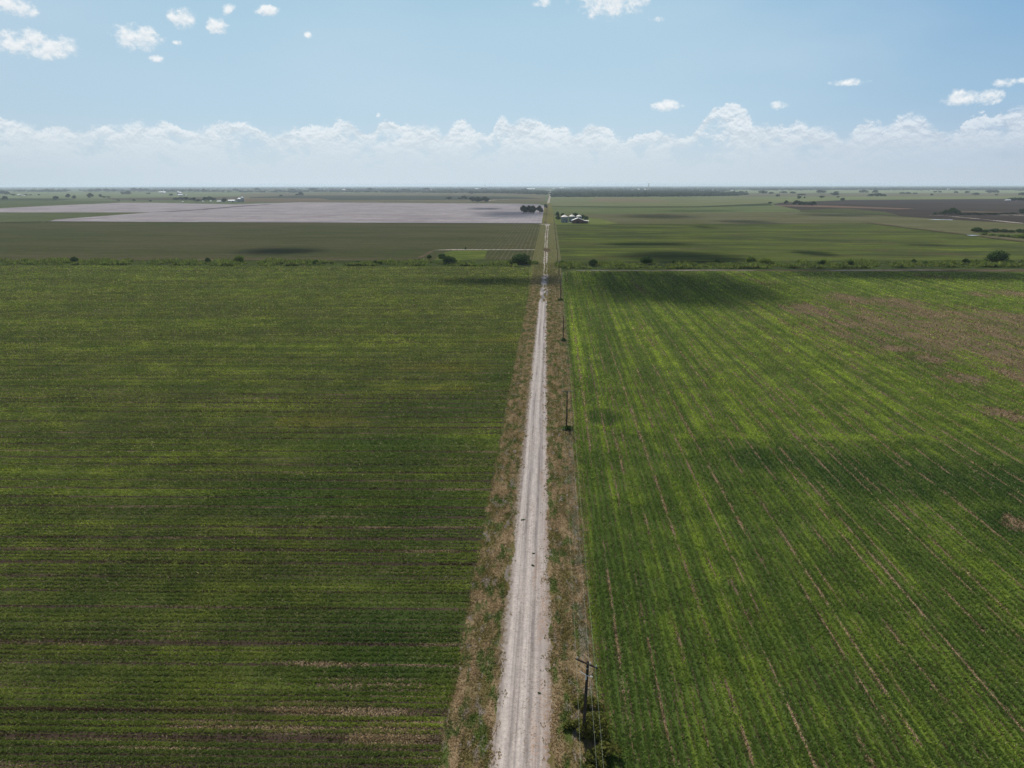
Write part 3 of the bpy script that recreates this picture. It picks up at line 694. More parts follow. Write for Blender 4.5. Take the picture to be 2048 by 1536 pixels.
T = blades(np.stack([x, y], 1), .20 * sc * (.6 + .8 * lush), .16 * sc, 3, 1.3, ZP)
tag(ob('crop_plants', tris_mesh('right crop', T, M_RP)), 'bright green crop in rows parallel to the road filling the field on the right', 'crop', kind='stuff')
# verge grass
n = 120000; y = sample_y(n, 40, 520, 1.25); x = rng.uniform(-10.6, 7.2, n)
e1 = -5.5 + .5 * (vnoise(y * .5, y * 0, 21) - .5) * 2 + .5 * (vnoise(y * 2.1, y * 0, 22) - .5); e2 = np.interp(y, [50, 100, 212, 350], [1.0, .6, -.3, -.8]) + .5 * (vnoise(y * .5, y * 0, 23) - .5) * 2 + .5 * (vnoise(y * 2.1, y * 0, 24) - .5)
hh = vnoise(x * .6, y * .25, 25) * .5 + vnoise(x * 1.7, y * .9, 26) * .5
onroad = (x > e1) & (x < e2) & (y < 345) | (x > -4.8) & (x < -.6) & (y >= 345) & (y < 450) & (vnoise(x * .8, y * .12, 41) > .35)
rut = (y > 340) & ((np.abs(x + 3.2) < .5) | (np.abs(x + 1.3) < .5))
nearedge = onroad & (y < 345) & ((x < e1 + .9) | (x > e2 - 1.1)) & (rng.uniform(0, 1, n) < .22) & (vnoise(x * 1.4, y * .8, 55) > .5)
keep = (~onroad | nearedge) & ~rut & (rng.uniform(0, 1, n) < .25 + 1.1 * hh)
sc = (y[keep] / 60) ** .6
T = blades(np.stack([x[keep], y[keep]], 1), .13 * sc * (.5 + hh[keep]), .14 * sc, 3, 1.1, ZN - .012)
tag(ob('verge_grass', tris_mesh('verge grass', T, M_VP)), 'patchy tan and green grass along both edges of the gravel road', 'grass', kind='stuff')

# leafy green material with light and dark clumps
def leaf_mat(name, a, b, c, transl=.35):
    m, nb = newmat(name)
    r = nb.node('ShaderNodeNewGeometry').outputs['Random Per Island']
    x, y, z = pos(nb); k = nb.noise(nb.xyz(x, y, z), .5, 3, .6)
    col = nb.mix(nb.step(k, .35, .65), a, b); col = nb.mix(nb.mul(r, .5), col, c)
    return finish(m, nb, nb.mix(1.0, col, nb.mix(nb.m('FRACT', nb.mul(r, 17.)), (.65,.65,.65), (1.35,1.35,1.35)), 'MULTIPLY'), transl=transl)
M_WEED = leaf_mat('ditch weed leaves', S(72,98,42), S(118,140,56), S(134,124,80))
M_BUSH = leaf_mat('bush leaves', S(40,60,28), S(66,92,38), S(80,104,46), .2)
M_BUSHY = leaf_mat('yellow green bush leaves', S(86,112,42), S(118,140,54), S(130,130,66), .35)
M_OLIVE = leaf_mat('olive weed leaves', S(76,88,40), S(98,104,48), S(118,108,62), .35)
M_TREE = leaf_mat('tree leaves', S(38,50,30), S(54,68,38), S(64,76,44), .25)
m, nb = newmat('bark'); M_BARK = finish(m, nb, S(74, 64, 54))
# ditch weeds
def region_pts(n, pxy, jit=1.0):
    """random ground points between two pixel polylines"""
    out = []
    P = np.array(pxy, float)
    px = rng.uniform(P[0, 0], P[-1, 0], n); t = rng.uniform(0, 1, n)
    ya = np.interp(px, P[:, 0], P[:, 1]); yb = np.interp(px, P[:, 0], P[:, 2]); py = ya + (yb - ya) * t
    return np.array([G(a_, b_) for a_, b_ in zip(px, py)])
for lbl, n, poly in (('weedy green growth in the ditch line left of the road', 15000, [(-500,522,530),(0,521.5,529.5),(400,522,531),(480,524,534),(560,523,532),(840,524,532),(1000,526,533),(1072,527,534)]),
                ('weedy green growth in the ditch line right of the road', 15000, [(1112,527,537),(1300,527,538.5),(1700,526,537),(2048,524,535),(2500,522,534)])):
    P = region_pts(n, poly); q = vnoise(P[:, 0] * .12, P[:, 1] * .06, 31); q2 = vnoise(P[:, 0] * .5, P[:, 1] * .2, 33)
    P = P[(q * .6 + q2 * .4) > .47]; q = vnoise(P[:, 0] * .12, P[:, 1] * .06, 31) + rng.uniform(0, .5, len(P))
    T = blades(P, .35 + 1.7 * q ** 2.2, .5 + .8 * q, 4, .8, .1)
    tag(ob('ditch_weeds', tris_mesh('ditch weeds', T, M_WEED)), lbl, 'weeds', kind='stuff')

# ------------------------------------------------------------------ trees and bushes
def crown_tris(lobes, nleaf, size, seed, floor=0.0):
    """lobes: (x,y,z,r) with unit scale; leaves scattered in shells of the lobes"""
    g = np.random.default_rng(seed); w = np.array([l[3] ** 2 for l in lobes]); w = w / w.sum()
    idx = g.choice(len(lobes), nleaf, p=w); Lb = np.array(lobes)[idx]
    d = g.normal(0, 1, (nleaf, 3)); d /= np.linalg.norm(d, axis=1)[:, None]
    rad = Lb[:, 3] * (0.62 + 0.45 * g.uniform(0, 1, nleaf) ** .6) * (1 + .12 * np.sin(d[:, 0] * 7 + seed) * np.sin(d[:, 1] * 6) )
    c = Lb[:, :3] + d * rad[:, None]; c[:, 2] = np.maximum(c[:, 2], floor + g.uniform(0, .08, nleaf))
    nrm = d + g.normal(0, .6, (nleaf, 3)); nrm /= np.linalg.norm(nrm, axis=1)[:, None]
    u = np.cross(nrm, g.normal(0, 1, (nleaf, 3))); u /= np.linalg.norm(u, axis=1)[:, None]; v = np.cross(nrm, u)
    s = (size * g.uniform(.6, 1.4, nleaf))[:, None]
    return np.stack([c - u * s * .6, c + u * s * .6, c + v * s * 1.1], 1)
def lobes_for(kind, seed):
    r = random.Random(seed); L = []
    if kind == 'bush':      # dome sitting on the ground: x,y within +-.5, z 0..1
        L.append((0, 0, .45, .40))
        for i in range(9):
            a = i * 2 * math.pi / 9 + r.uniform(-.3, .3); d = r.uniform(.18, .34); L.append((d * math.cos(a), d * math.sin(a), r.uniform(.2, .62), r.uniform(.16, .26)))
        L.append((r.uniform(-.12, .12), 0, .74, .22))
    elif kind == 'tree':
        L.append((0, 0, .62, .30))
        for i in range(11):
            a = i * 2.4 + r.uniform(-.3, .3); d = r.uniform(.2, .36); L.append((d * math.cos(a), d * math.sin(a), r.uniform(.26, .74), r.uniform(.14, .22)))
        L.append((r.uniform(-.1, .1), 0, .82, .17))
    elif kind == 'loose':
        for i in range(10):
            a = i * 2.4 + r.uniform(-.3, .3); d = r.uniform(.05, .42); L.append((d * math.cos(a), d * math.sin(a), r.uniform(.12, .62), r.uniform(.12, .2)))
    return L
def trunk_mb(kind, seed):
    r = random.Random(seed); b = MB()
    top = {'tree': .5, 'bush': .4, 'loose': .4}[kind]
    b.tube((0, 0, -.01), (.01, .01, top * .6), .035, .026, 7)
    for i in range(5):
        a = i * 1.3 + r.random(); b.tube((.01, .01, top * (.35 + .05 * i)), (.24 * math.cos(a), .24 * math.sin(a), top + .15 * r.random() + .1), .018, .007, 5)
    return b
CR = {}
for kind, mats, nl in (('bush', {'dark': M_BUSH, 'yellow': M_BUSHY, 'olive': M_OLIVE}, 2600), ('tree', {'dark': M_TREE, 'bush': M_BUSH}, 2600), ('loose', {'dark': M_BUSH, 'yellow': M_BUSHY, 'olive': M_OLIVE}, 1500)):
    for mk, mt in mats.items():
        for v in range(3):
            CR[kind, mk, v] = (tris_mesh(kind + ' crown', crown_tris(lobes_for(kind, v * 7 + 3), nl, .055 if kind != 'loose' else .06, v + 11), mt), trunk_mb(kind, v).mesh(kind + ' trunk', M_BARK, True))
# tiny far trees: crown and trunk in one small mesh
TINY = []
for v in range(4):
    T = crown_tris(lobes_for('tree', v * 5 + 1), 420, .11, v + 31); me = tris_mesh('far tree', T, M_TREE)
    b = trunk_mb('tree', v); k = len(me.vertices)
    bm_V = [tuple(x) for x in T.reshape(-1, 3)] + b.V; bm_F = [(3*i, 3*i+1, 3*i+2) for i in range(len(T))] + [tuple(j + k for j in f) for f in b.F]
    me2 = mesh_from('far tree', bm_V, bm_F, M_TREE); me2.materials.append(M_BARK)
    me2.polygons.foreach_set('material_index', [0] * len(T) + [1] * len(b.F)); TINY.append(me2)
cnt = [0]
def plant(name, kind, mk, px, py, w, h, label, cat, group=None, parts=True):
    gx, gy = G(px, py); s = mpp(px, py); cnt[0] += 1; v = cnt[0] % 3
    rz = cnt[0] * 1.7
    k_ = 1.14 if cat == 'bush' or w > 30 else 1.05
    sx, sz = w * s * k_, h * s * k_
    if parts:
        e = empty(name, (gx, gy, ZAT(gy)), label, cat, group, rz); e.scale = (sx, sx, sz)
        ob('trunk', CR[kind, mk, v][1], e); ob('crown', CR[kind, mk, v][0], e)
    else:
        o = ob(name, TINY[cnt[0] % 4], loc=(gx, gy, 0.0)); o.scale = (sx, sx, sz); o.rotation_euler = (0, 0, rz); tag(o, label, cat, group)
ORD = ['first','second','third','fourth','fifth','sixth','seventh','eighth','ninth','tenth','eleventh','twelfth','thirteenth','fourteenth','fifteenth',
 'sixteenth','seventeenth','eighteenth','nineteenth','twentieth','twenty-first','twenty-second','twenty-third','twenty-fourth','twenty-fifth','twenty-sixth',
 'twenty-seventh','twenty-eighth','twenty-ninth','thirtieth','thirty-first','thirty-second','thirty-third','thirty-fourth','thirty-fifth','thirty-sixth','thirty-seventh','thirty-eighth','thirty-ninth','fortieth','forty-first','forty-second','forty-third','forty-fourth','forty-fifth']
# cotton-field trees
for px, py, w, h, lb in [(1046.6,427.9,15.5,15.5,'broad dark tree at the left end of the cluster standing in the pale cotton field'),
        (1057.5,427.6,14,15,'dark round tree second from the left in the cotton field cluster'),
        (1066,427.7,14.5,15,'dark tree third from the left in the cotton field cluster'),
        (1079,427.2,15,14.5,'dark tree set slightly apart at the right end of the cotton field cluster'),
        (1091.5,416.8,7,8,'small lone tree at the cotton field corner beside the far road')]:
    plant('tree', 'tree', 'dark', px, py, w, h, lb, 'tree', 'trees beside the far road')
for px, py, w, h, lb in [(1115,434.5,9,10,'dark tree left of and behind the left grain bin'),(1116,441,13,7.5,'low spreading bush at the foot of the left grain bin'),
        (1126,434.5,11,7,'bushy tree peeking over the left grain bin roof'),(1150,437,16,10,'bushy tree between the middle and right grain bin roofs'),
        (1165,440.5,11,10,'dark tree rising behind the right grain bin'),(1172,441.5,9,8,'small tree behind the lean-to of the red barn')]:
    plant('tree', 'tree', 'bush', px, py, w, h, lb, 'tree', 'trees behind the grain bins')
# ditch line bushes
ditchL = [(148.5,525,12.7,10,'dark'),(415.6,525,11,8.5,'dark'),(478.5,525,20,13,'yellow'),(632,528.3,12,7,'dark'),(646,528,10,4.5,'yellow'),(664,528,10,5,'yellow'),
 (716,527,8,4,'dark'),(750.6,530,8,8,'dark'),(760,529,11,5,'dark'),(844,528,15,6,'yellow'),(859,518,9.5,7,'dark'),(884.7,517,20,9,'loose'),
 (898.6,528.5,26,15,'dark'),(931,500,5,5.5,'loose'),(1041,528.3,36,18.5,'dark'),(1070,529,15,6.5,'yellow')]
LBL = ['small dark round bush near the left end of the ditch line','small dark bush left of the larger yellowish one in the ditch line','fuller yellow-green tree in the brightest weeds of the left ditch line',
 'dark low bush in the left ditch line, left one of a close trio','very low yellowish bush in the middle of a close trio in the left ditch','low yellow-green bush, right one of a close trio in the left ditch',
 'tiny dark bush alone between the trio and a dark pair in the left ditch','narrow dark bush, left one of a touching pair in the left ditch','low dark bush, right one of a touching pair in the left ditch',
 'flat yellow-green bush below the tan diagonal track in the left ditch','dark bush just above the ditch where the tan diagonal track bends','sparse grey-green bush above the dark one beside the yellow-green weedy patch',
 'large dark bush in front of the yellow-green weedy patch','tiny lone sapling on the pale cross track above the weedy patch','largest dark bush, wide and dense, in the ditch just left of the two-rut track','low bright green bush between the largest dark bush and the two-rut track']
for (px, py, w, h, k), lb in zip(ditchL, LBL):
    plant('bush', 'loose' if k == 'loose' else 'bush', 'dark' if k == 'loose' else k, px, py, w, h, lb, 'bush', 'bushes along the ditch line')
ditchR = [(1123,532,17,9.5,'dark'),(1186,532,18,12,'dark'),(1291.7,529,22,14.2,'dark'),(1347.4,528,9,6,'dark'),(1425.5,528,7.5,5,'dark'),(1434,528,10.5,8,'dark'),
 (1500.7,529,20,15,'yellow'),(1531,530,26,12,'yellow'),(1637,528.5,7,4,'dark'),(1645,528.5,11.5,7,'dark'),(1700.7,529.5,12,7,'dark'),(1814,527,9,5,'yellow'),
 (1826.7,527,10.5,7.5,'dark'),(1851,528.5,7,5,'dark'),(1862,528,10,5.5,'yellow'),(1931,526.5,13,8,'dark'),(1992.7,528,37,24,'dark'),(2019,527.5,14,6,'dark')]
LBR = ['straggly dark bush under the wires right of the two-rut track','round dark bush in shade, second large one right of the wires','dark leaning bush with a tapered left side in the right ditch line',
 'small dark bush alone between the leaning bush and a small pair','tiny bush, left one of a small touching pair in the right ditch','small dark bush, right one of the touching pair in the right ditch',
 'upright yellow-green bush beside a wider one in the right ditch','wide yellow-green bush right of the upright one in the right ditch','tiny dark bush touching the left side of a small dark one above the tan strip',
 'small dark bush with a tiny one on its left above the tan strip','dark low bush alone above the tan strip in the right ditch','pale low bush just left of a small dark round bush in the right ditch',
 'small round dark bush right of a pale low one','tiny dark bush left of a pale wide one towards the right','pale wide low bush between tiny dark bush and the one near the big tree',
 'dark bush a short way left of the big round tree','biggest round dark green tree standing in the right ditch line','low dark bush at the right foot of the big round tree']
for (px, py, w, h, k), lb in zip(ditchR, LBR):
    big = w > 30
    plant('tree' if big else 'bush', 'bush', k, px, py, w, h, lb, 'tree' if big else 'bush', 'bushes along the ditch line')
# hedges on the right
def row_of(L, what, group, name='tree', cat='tree', parts=False, kind='tree', mk='dark'):
    L = sorted(L)
    for i, (px, py, w, h) in enumerate(L):
        size = 'wide' if w > 2.6 * h else ('tall' if h > 6.5 else 'small')
        plant(name, kind, mk, px, py, w, h, '%s dark %s %s, %s from the left' % (size, name.replace('_', ' '), what, ORD[i]), cat, group, parts)
row_of([(1952.7,465,20,9),(1970,465.5,16,5),(1988,465,20,6.5),(2007,465.5,16,6),(2022,466,12,5),(2037,466,12,7),(2049,467,12,8),(2062,468,14,7)], 'in the upper hedge right of the diagonal track', 'hedge trees on the right', 'bush', 'bush', True, 'bush', 'dark')
row_of([(1968,470.5,14,4),(1985,472,14,4),(2003,474,16,5),(2018,475,14,5),(2031,476,18,6),(2045,477.5,20,9)], 'in the lower hedge along the diagonal track', 'lower hedge bushes on the right', 'bush', 'bush', True, 'bush', 'yellow')
row_of([(1870,430,11,4.5),(1882,429.6,9,5),(1891,429.8,15,9.5),(1904,429.8,20,13),(1914,429.9,14,8.5)], 'in the clump on the ploughed field', 'clump on the ploughed field', 'tree', 'tree', True, 'tree', 'bush')
row_of([(1925+i*12.5, 429.8+ (i%2)*.2, 15, 3.4 + (i % 3) * .5) for i in range(9)] + [(2045,428.6,12,10)], 'in the hedge crossing the ploughed field', 'thin hedge on the ploughed field', 'bush', 'bush')
row_of([(1572,408.5,9,7),(1592.5,410,15,8.5),(1602,410.5,13,7),(1611,411,14,6.5),(1619,411,11,5.5),(1625.7,412,12,8.5),(1540,407.5,9,3)], 'in the clump at the ploughed field corner', 'clump at the ploughed field corner', parts=True)
row_of([(1467,388,14,5.5),(1482,388,11,6),(1493,385,6,3),(1526,388,18,6.5),(1541.7,388,11,4),(1555,394,8,5.5),(1567,386.5,19,4),(1585.7,388,11,5),(1598,398,8,6),(1609,396.5,5,3),
 (1603,391,19,3.5),(1641,387,17,6.5),(1648,386,9,5),(1643,396,10,4.5),(1668.7,391,17,6),(1676,395.5,6,3)], 'on the grey pasture right of the wood', 'trees on the grey pasture', parts=False)
row_of([(1672,386.5,10,4),(1685,402,9,6),(1726,386,18,6),(1749.6,386.5,13,6.5),(1742,393,14,5),(1755,393,16,6.5),(1766,393,12,5),(1804,388,11,3.5),(1816,388,15,3.5),(1830,388.3,10,3),(1863,391,7,3.5),
 (1870,385.5,7,3.5),(1880,385.5,7,3.5),(1912,386.5,9,4),(1934,386.5,11,4.5),(1951,391,13,5.5),(1979,386,14,5.5),(1991,386,14,5.5),(1993,391,7,3),(2044,391,13,6),
 (2015,401.5,9,4.5),(2027,402,15,7),(2040,402,12,7),(2050,402,12,7)], 'on the far pasture beyond the ploughed field', 'trees on the far right pasture', parts=False)
row_of([(9.6,400,11,7.5),(111.7,400.2,12,7.5),(137,396.5,9,8.5),(149,398,8.5,6.5),(181,396.3,11.5,9.5),(201,395.3,7,6.5),(208,396,6,3.5),(217,396,9,3),(237,402,5,3),(268,402.5,6,4),(301,404,6,3.5)],
 'along the hedge above the pale cotton field', 'trees above the cotton field', parts=True)
row_of([(5,389.5,14,8),(15,390,12,7),(26.6,391.5,9,4),(52,391,8,3),(61,391,7,2.5),(78,391,5,3),(43,384,14,4.5),(67,384,15,4.5),(84,384,11,4.5),(94,384,14,6),(106,384.2,13,5),(119,384,9,5),(131,384,9,5.5),
 (183,383.6,15,5),(197,383.4,14,6),(213,383.6,14,6),(228,383.6,12,5),(246,389.5,9,6),(256,389.5,13,7),(268,382.5,12,6.5),(281,382.5,13,6),(297,388.5,9,3),(291,382.5,12,5.5),(330,383.5,13,5),(344,383.5,14,5),
 (342.6,392,9,4.5),(366,383.5,14,5),(381,383.5,13,5.5),(395,383.5,12,4.5),(408,384,9,6),(426,384,9,3.5)], 'in the far tree line at the upper left', 'far left tree line', parts=False)
row_of([(352,400.5,13,5),(362,400.2,12,5.5),(372,400.5,13,6),(383,400.8,10,4),(388,402.5,8,7),(397,404,12,5),(410,402,11,7.5),(419,401.5,12,8),(428,402,10,5.5),(449,404.5,11,8)],
 'around the white sheds behind the cotton field', 'trees around the left farmstead', parts=True)
row_of([(562,393,7,3.5),(594,391.3,8,3.5),(602,391,10.5,6.5),(898.6,399,13,5),(919,399,9,4),(929,399,13,7),(941.8,388.5,11,6.5),(945,404,16,10),(956,404.4,15,10),(970,404.6,18,10.5)],
 'beyond the cotton field towards the centre', 'trees beyond the cotton field', parts=True)
row_of([(430+i*38+ (i*17)%13, 383.5 - (i % 3) * .8, 12 + (i * 7) % 6, 4 + (i % 3)) for i in range(17)], 'standing before the central woods', 'trees before the central woods', parts=False)

# far woods that read as one mass
def pts_in_poly(poly, n):
    P = np.array(poly, float); x0, y0 = P.min(0); x1, y1 = P.max(0); out = []
    while len(out) < n:
        x, y = rng.uniform(x0, x1), rng.uniform(y0, y1); ins = False; j = len(P) - 1
        for i in range(len(P)):
            if (P[i, 1] > y) != (P[j, 1] > y) and x < (P[j, 0] - P[i, 0]) * (y - P[i, 1]) / (P[j, 1] - P[i, 1]) + P[i, 0]: ins = not ins
            j = i
        if ins: out.append((x, y))
    return out
import bmesh
bm = bmesh.new(); bmesh.ops.create_icosphere(bm, subdivisions=1, radius=1); bm.verts.ensure_lookup_table()
ICV = np.array([v.co for v in bm.verts]); ICF = np.array([[v.index for v in f.verts] for f in bm.faces]); bm.free()
def wood(label, polys, wmin=9, wmax=20, h0=8, h1=14):
    TT = []
    for poly, n in polys:
        for px, py in pts_in_poly(poly, n):
            gx, gy = G(px, py); w = random.uniform(wmin, wmax) * (1 + max(0, gy - 4000) / 9000); h = random.uniform(h0, h1)
            for k in range(2):
                V = ICV * (1 + rng.normal(0, .16, ICV.shape)); V = V * [w * random.uniform(.5, .8), w * random.uniform(.5, .8), h * .5] + [gx + rng.normal() * w * .4, gy + rng.normal() * w * .4, h * random.uniform(.42, .58)]
                TT.append(V[ICF])
    return tag(ob('woodland', tris_mesh('woodland', np.concatenate(TT), M_WOOD)), label, 'woodland', kind='stuff')
m, nb = newmat('woodland foliage'); x, y, z = pos(nb)
k = nb.noise(nb.xyz(x, y, z), .05, 4, .7); r = nb.node('ShaderNodeNewGeometry').outputs['Random Per Island']
M_WOOD = finish(m, nb, nb.mix(1.0, nb.mix(nb.step(k, .3, .7), S(40, 52, 36), S(60, 74, 47)), nb.mix(r, (.6,.6,.6), (1.4,1.4,1.4)), 'MULTIPLY'))
wood('dense dark wood right of the far pale road', [([(1103,394.3),(1250,393.8),(1380,393.2),(1470,391.6),(1500,389.5),(1420,385.5),(1300,383),(1180,382.5),(1106,384)], 2600), ([(1106,384),(1420,385.5),(1470,381),(1300,377.5),(1110,378.5)], 700)])
wood('dark wood left of the far pale road', [([(780,385),(1000,387),(1093,389.5),(1095,383),(1000,379.5),(850,380)], 1100), ([(580,384),(800,385.5),(860,380.5),(980,378.5),(700,377)], 500)])
wood('hazy blue woods along the horizon', [([(-100,377.5),(600,380),(1060,378.5),(1060,375),(600,374.6),(150,374.2),(-100,374.6)], 900), ([(1140,377.5),(1480,380),(2148,380),(2148,374),(1480,374.4),(1140,374.8)], 1500), ([(1500,381.5),(1700,380.5),(2148,382),(2148,378),(1500,378)], 500)], h0=10, h1=16)
wood('scattered trees and hedges of the left farmland', [([(160,383),(420,384),(420,380),(160,380)], 260), ([(-50,383),(140,384.5),(140,380.5),(-50,380)], 160), ([(430,384.5),(600,385.5),(600,382),(430,381.5)], 90)])

# ------------------------------------------------------------------ utility poles and wires
m, nb = newmat('weathered pole wood'); x, y, z = pos(nb)
M_POLE = finish(m, nb, nb.mix(nb.noise(nb.xyz(nb.mul(x, 9), nb.mul(y, 9), nb.mul(z, .8)), 1.0, 3), S(44, 38, 36), S(92, 84, 78)))
m, nb = newmat('grey arm wood'); M_ARM = finish(m, nb, S(120, 114, 108), .8)
m, nb = newmat('galvanised steel'); M_GALV = finish(m, nb, S(190, 194, 196), .45, metal=.5, spec=.5)
m, nb = newmat('porcelain'); M_PORC = finish(m, nb, S(206, 208, 206), .25, spec=.5)
m, nb = newmat('aluminium wire'); M_WIRE = finish(m, nb, S(120, 132, 116), .6, metal=.1, spec=.4)
PY = [-35.0, 60.7, 156.7, 253.8, 349.0, 445, 541, 637, 733, 829, 925, 1021, 1117]
PXs = [3.7, 4.1, 4.5, 5.4, 5.8, 6.1, 6.2, 6.2, 6.2, 6.2, 6.2, 6.2, 6.2]
PH = 9.3
desc = ['', 'nearest wooden power pole with skewed crossarm and white brackets, weeds at its foot', 'second nearest wooden power pole, crossarm square to the rows at the cross strip',
 'third power pole, bare thin top with only a short arm', 'fourth power pole with a pale crossarm just before the cloud shadow', 'fifth power pole rising from the ditch line bushes',
 'sixth power pole, first one beyond the ditch line', 'seventh power pole from the camera beside the second right field', 'eighth power pole from the camera in the overlapping far row',
 'ninth power pole from the camera in the overlapping far row', 'tenth power pole from the camera in the overlapping far row', 'eleventh power pole, last before the barn yard', 'twelfth power pole standing beside the barn yard']
ARMOFF = (-1.08, .38, 1.02)
attach = []
pole_me = MB().tube((0, 0, -1), (0, 0, PH), .19, .13, 12).mesh('pole shaft', M_POLE, True)
for i, (py_, px_) in enumerate(zip(PY, PXs)):
    rz = math.radians(-31) if i == 1 else 0.0
    al = 0.55 if i == 3 else 1.25
    at = []
    for o_ in ARMOFF:
        q = o_ * (1 if i != 3 else .8)
        at.append((px_ + q * math.cos(rz) - .17 * math.sin(-rz) * 0, py_ + q * math.sin(rz), ZAT(py_) + PH - .05 + .26))
    attach.append(at)
    if i == 0: continue
    e = empty('power_pole', (px_, py_, ZAT(py_)), desc[i], 'power pole', 'power poles along the road', rz)
    if i == 1: e.rotation_euler = (0, math.radians(1.6), rz)
    ob('shaft', pole_me, e)
    ob('crossarm', MB().box((0, -.19, PH - .12), (2 * al, .11, .14)).mesh('crossarm', M_ARM if i != 1 else M_POLE), e)
    br = MB()
    for s in (-1, 1): br.tube((s * al * .55, -.2, PH - .18), (0, -.2, PH - .75), .018, n=5)
    ob('brace', br.mesh('brace', M_GALV), e)
    if i == 1:
        lb_ = MB()
        for s in (-1, 1): lb_.tube((0, -.15, PH - 1.55), (s * .42, -.2, PH - 1.42), .04, n=6); lb_.tube((s * .42, -.2, PH - 1.42), (s * .72, -.2, PH - 1.34), .05, n=6)
        ob('lower_bracket', lb_.mesh('lower bracket', M_PORC), e)
        ob('fuse_holder', MB().lathe([(.05, PH - 2.0), (.09, PH - 1.95), (.05, PH - 1.85), (.09, PH - 1.75), (.05, PH - 1.6)], 8, (0, -.24)).mesh('fuse', M_PORC), e)
    for o_ in ARMOFF:
        q = o_ * (1 if i != 3 else .8)
        ob('insulator', MB().lathe([(.03, PH - .06), (.03, PH + .04), (.065, PH + .06), (.045, PH + .1), (.065, PH + .13), (.03, PH + .2)], 8, (q, -.19 if i != 3 else 0)).mesh('insulator', M_PORC), e)
for k, nm in enumerate(['left', 'middle', 'right']):
    b = MB(); pr = []
    for i in range(len(attach) - 1):
        p, q = Vector(attach[i][k]), Vector(attach[i + 1][k]); nseg = 14 if i < 4 else 6
        for j in range(nseg):
            t = j / nseg; v = p.lerp(q, t); v.z -= 1.0 * 4 * t * (1 - t); pr.append(v)
    pr.append(Vector(attach[-1][k]))
    n = 5; rw = 0.008; V = []; Fs = []
    for i, p in enumerate(pr):
        d = (pr[min(i + 1, len(pr) - 1)] - pr[max(i - 1, 0)]).normalized(); u = d.cross(Vector((0, 0, 1))).normalized(); w = d.cross(u)
        for j in range(n): V.append(p + (u * math.cos(6.283 * j / n) + w * math.sin(6.283 * j / n)) * rw)
    for i in range(len(pr) - 1):
        for j in range(n): Fs.append((i*n+j, i*n+(j+1)%n, (i+1)*n+(j+1)%n, (i+1)*n+j))
    tag(ob('power_wire', mesh_from('power wire', V, Fs, M_WIRE)), 'thin grey overhead wire on the %s insulators of the roadside power poles' % nm, 'wire', 'overhead wires')
# weeds at the pole feet
for (px, py, w, h, k, v, lb) in [(1188,1478,58,46,'olive','bush','tall olive green weed clump right of the nearest power pole foot'),(1208,1520,60,36,'olive','loose','olive green weed clump in front right of the nearest power pole'),
     (1176,1420,46,26,'olive','loose','small olive green weeds behind the nearest power pole shaft'),(1183,1535,50,26,'olive','loose','low olive weeds at the bottom edge near the nearest pole'),
     (1150,1462,40,22,'olive','loose','green weeds left of the nearest power pole foot'),(1136,862,22,9,'dark','bush','dark weeds around the foot of the second power pole'),
     (1127,684,11,6,'dark','bush','dark weeds around the foot of the third power pole'),(1121,602.6,12,5,'dark','bush','dark weeds around the foot of the fourth power pole')]:
    plant('weed_clump', v, k, px, py, w, h, lb, 'weeds', 'weeds at the pole feet')
for (px, py, w, lb) in [(1046,1043,10,'tiny green weed between the ruts halfway down the road'),(1079,1391,9,'tiny dark weed right of centre on the near road'),(1067,1111,8,'small dry weed on the road, upper of two close together'),(1066,1135,9,'small dry weed on the road, lower of two close together')]:
    plant('weed_clump', 'loose', 'dark', px, py, w * .75, 2.2, lb, 'weeds', 'small weeds growing on the road')

# ------------------------------------------------------------------ barn and grain bins
def wallmat(name, c, band=None, metal=0.0, rough=.7):
    m, nb = newmat(name); x, y, z = pos(nb)
    k = nb.noise(nb.xyz(x, y, nb.mul(z, .3)), 1.2, 4, .65)
    col = nb.mix(1.0, c, nb.mix(k, (.72,.72,.72), (1.25,1.25,1.25)), 'MULTIPLY')
    nrm = bump(nb, nb.m('SINE', nb.mul(z if band else x, 2 * math.pi / (band or .25))), .03, .8)
    return finish(m, nb, col, rough, nrm, .4, metal)
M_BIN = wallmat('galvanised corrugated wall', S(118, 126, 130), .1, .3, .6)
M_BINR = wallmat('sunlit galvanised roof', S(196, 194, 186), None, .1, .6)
M_RED = wallmat('rusty red barn boards', S(96, 62, 56), None)
M_ROOF = wallmat('pale metal roof sheet', S(190, 194, 198), None, .2, .55)
M_WHITE = wallmat('white painted wall', S(206, 206, 202), None)
M_DARKIN = wallmat('doorway shade and trailer black', S(26, 24, 24), None)  # near-black colour stands for shade inside doorways, also used on trailer parts
M_CONC = wallmat('concrete', S(168, 164, 158), None)
def grain_bin(px, py, r, h, hr, label):
    gx, gy = G(px, py); e = empty('grain_bin', (gx, gy + r, ZF), label, 'grain bin', 'grain bins beside the barn')
    ob('wall', MB().lathe([(r, 0), (r, h)], 40).mesh('bin wall', M_BIN), e)
    ob('roof', MB().lathe([(r + .12, h - .02), (r + .12, h + .05), (r * .55, h + hr * .5), (.6, h + hr), (.6, h + hr + .25), (.1, h + hr + .4)], 40).mesh('bin roof', M_BINR), e)
    d = MB().box((r * .1, -r - .02, 1.2), (.9, .12, 1.9)); ob('door', d.mesh('bin door', M_GALV), e)
    l = MB()
    for s in (-.22, .22): l.tube((r * .75 + s, -r * .72, .1), (r * .75 + s, -r * .72, h + .2), .03, n=4)
    for q in range(int(h / .4)): l.tube((r * .75 - .22, -r * .72, .3 + q * .4), (r * .75 + .22, -r * .72, .3 + q * .4), .02, n=4)
    ob('ladder', l.mesh('bin ladder', M_GALV), e)
grain_bin(1129, 446.0, 5.6, 8.2, 3.0, 'largest corrugated grain bin with pale cone roof, left of the three')
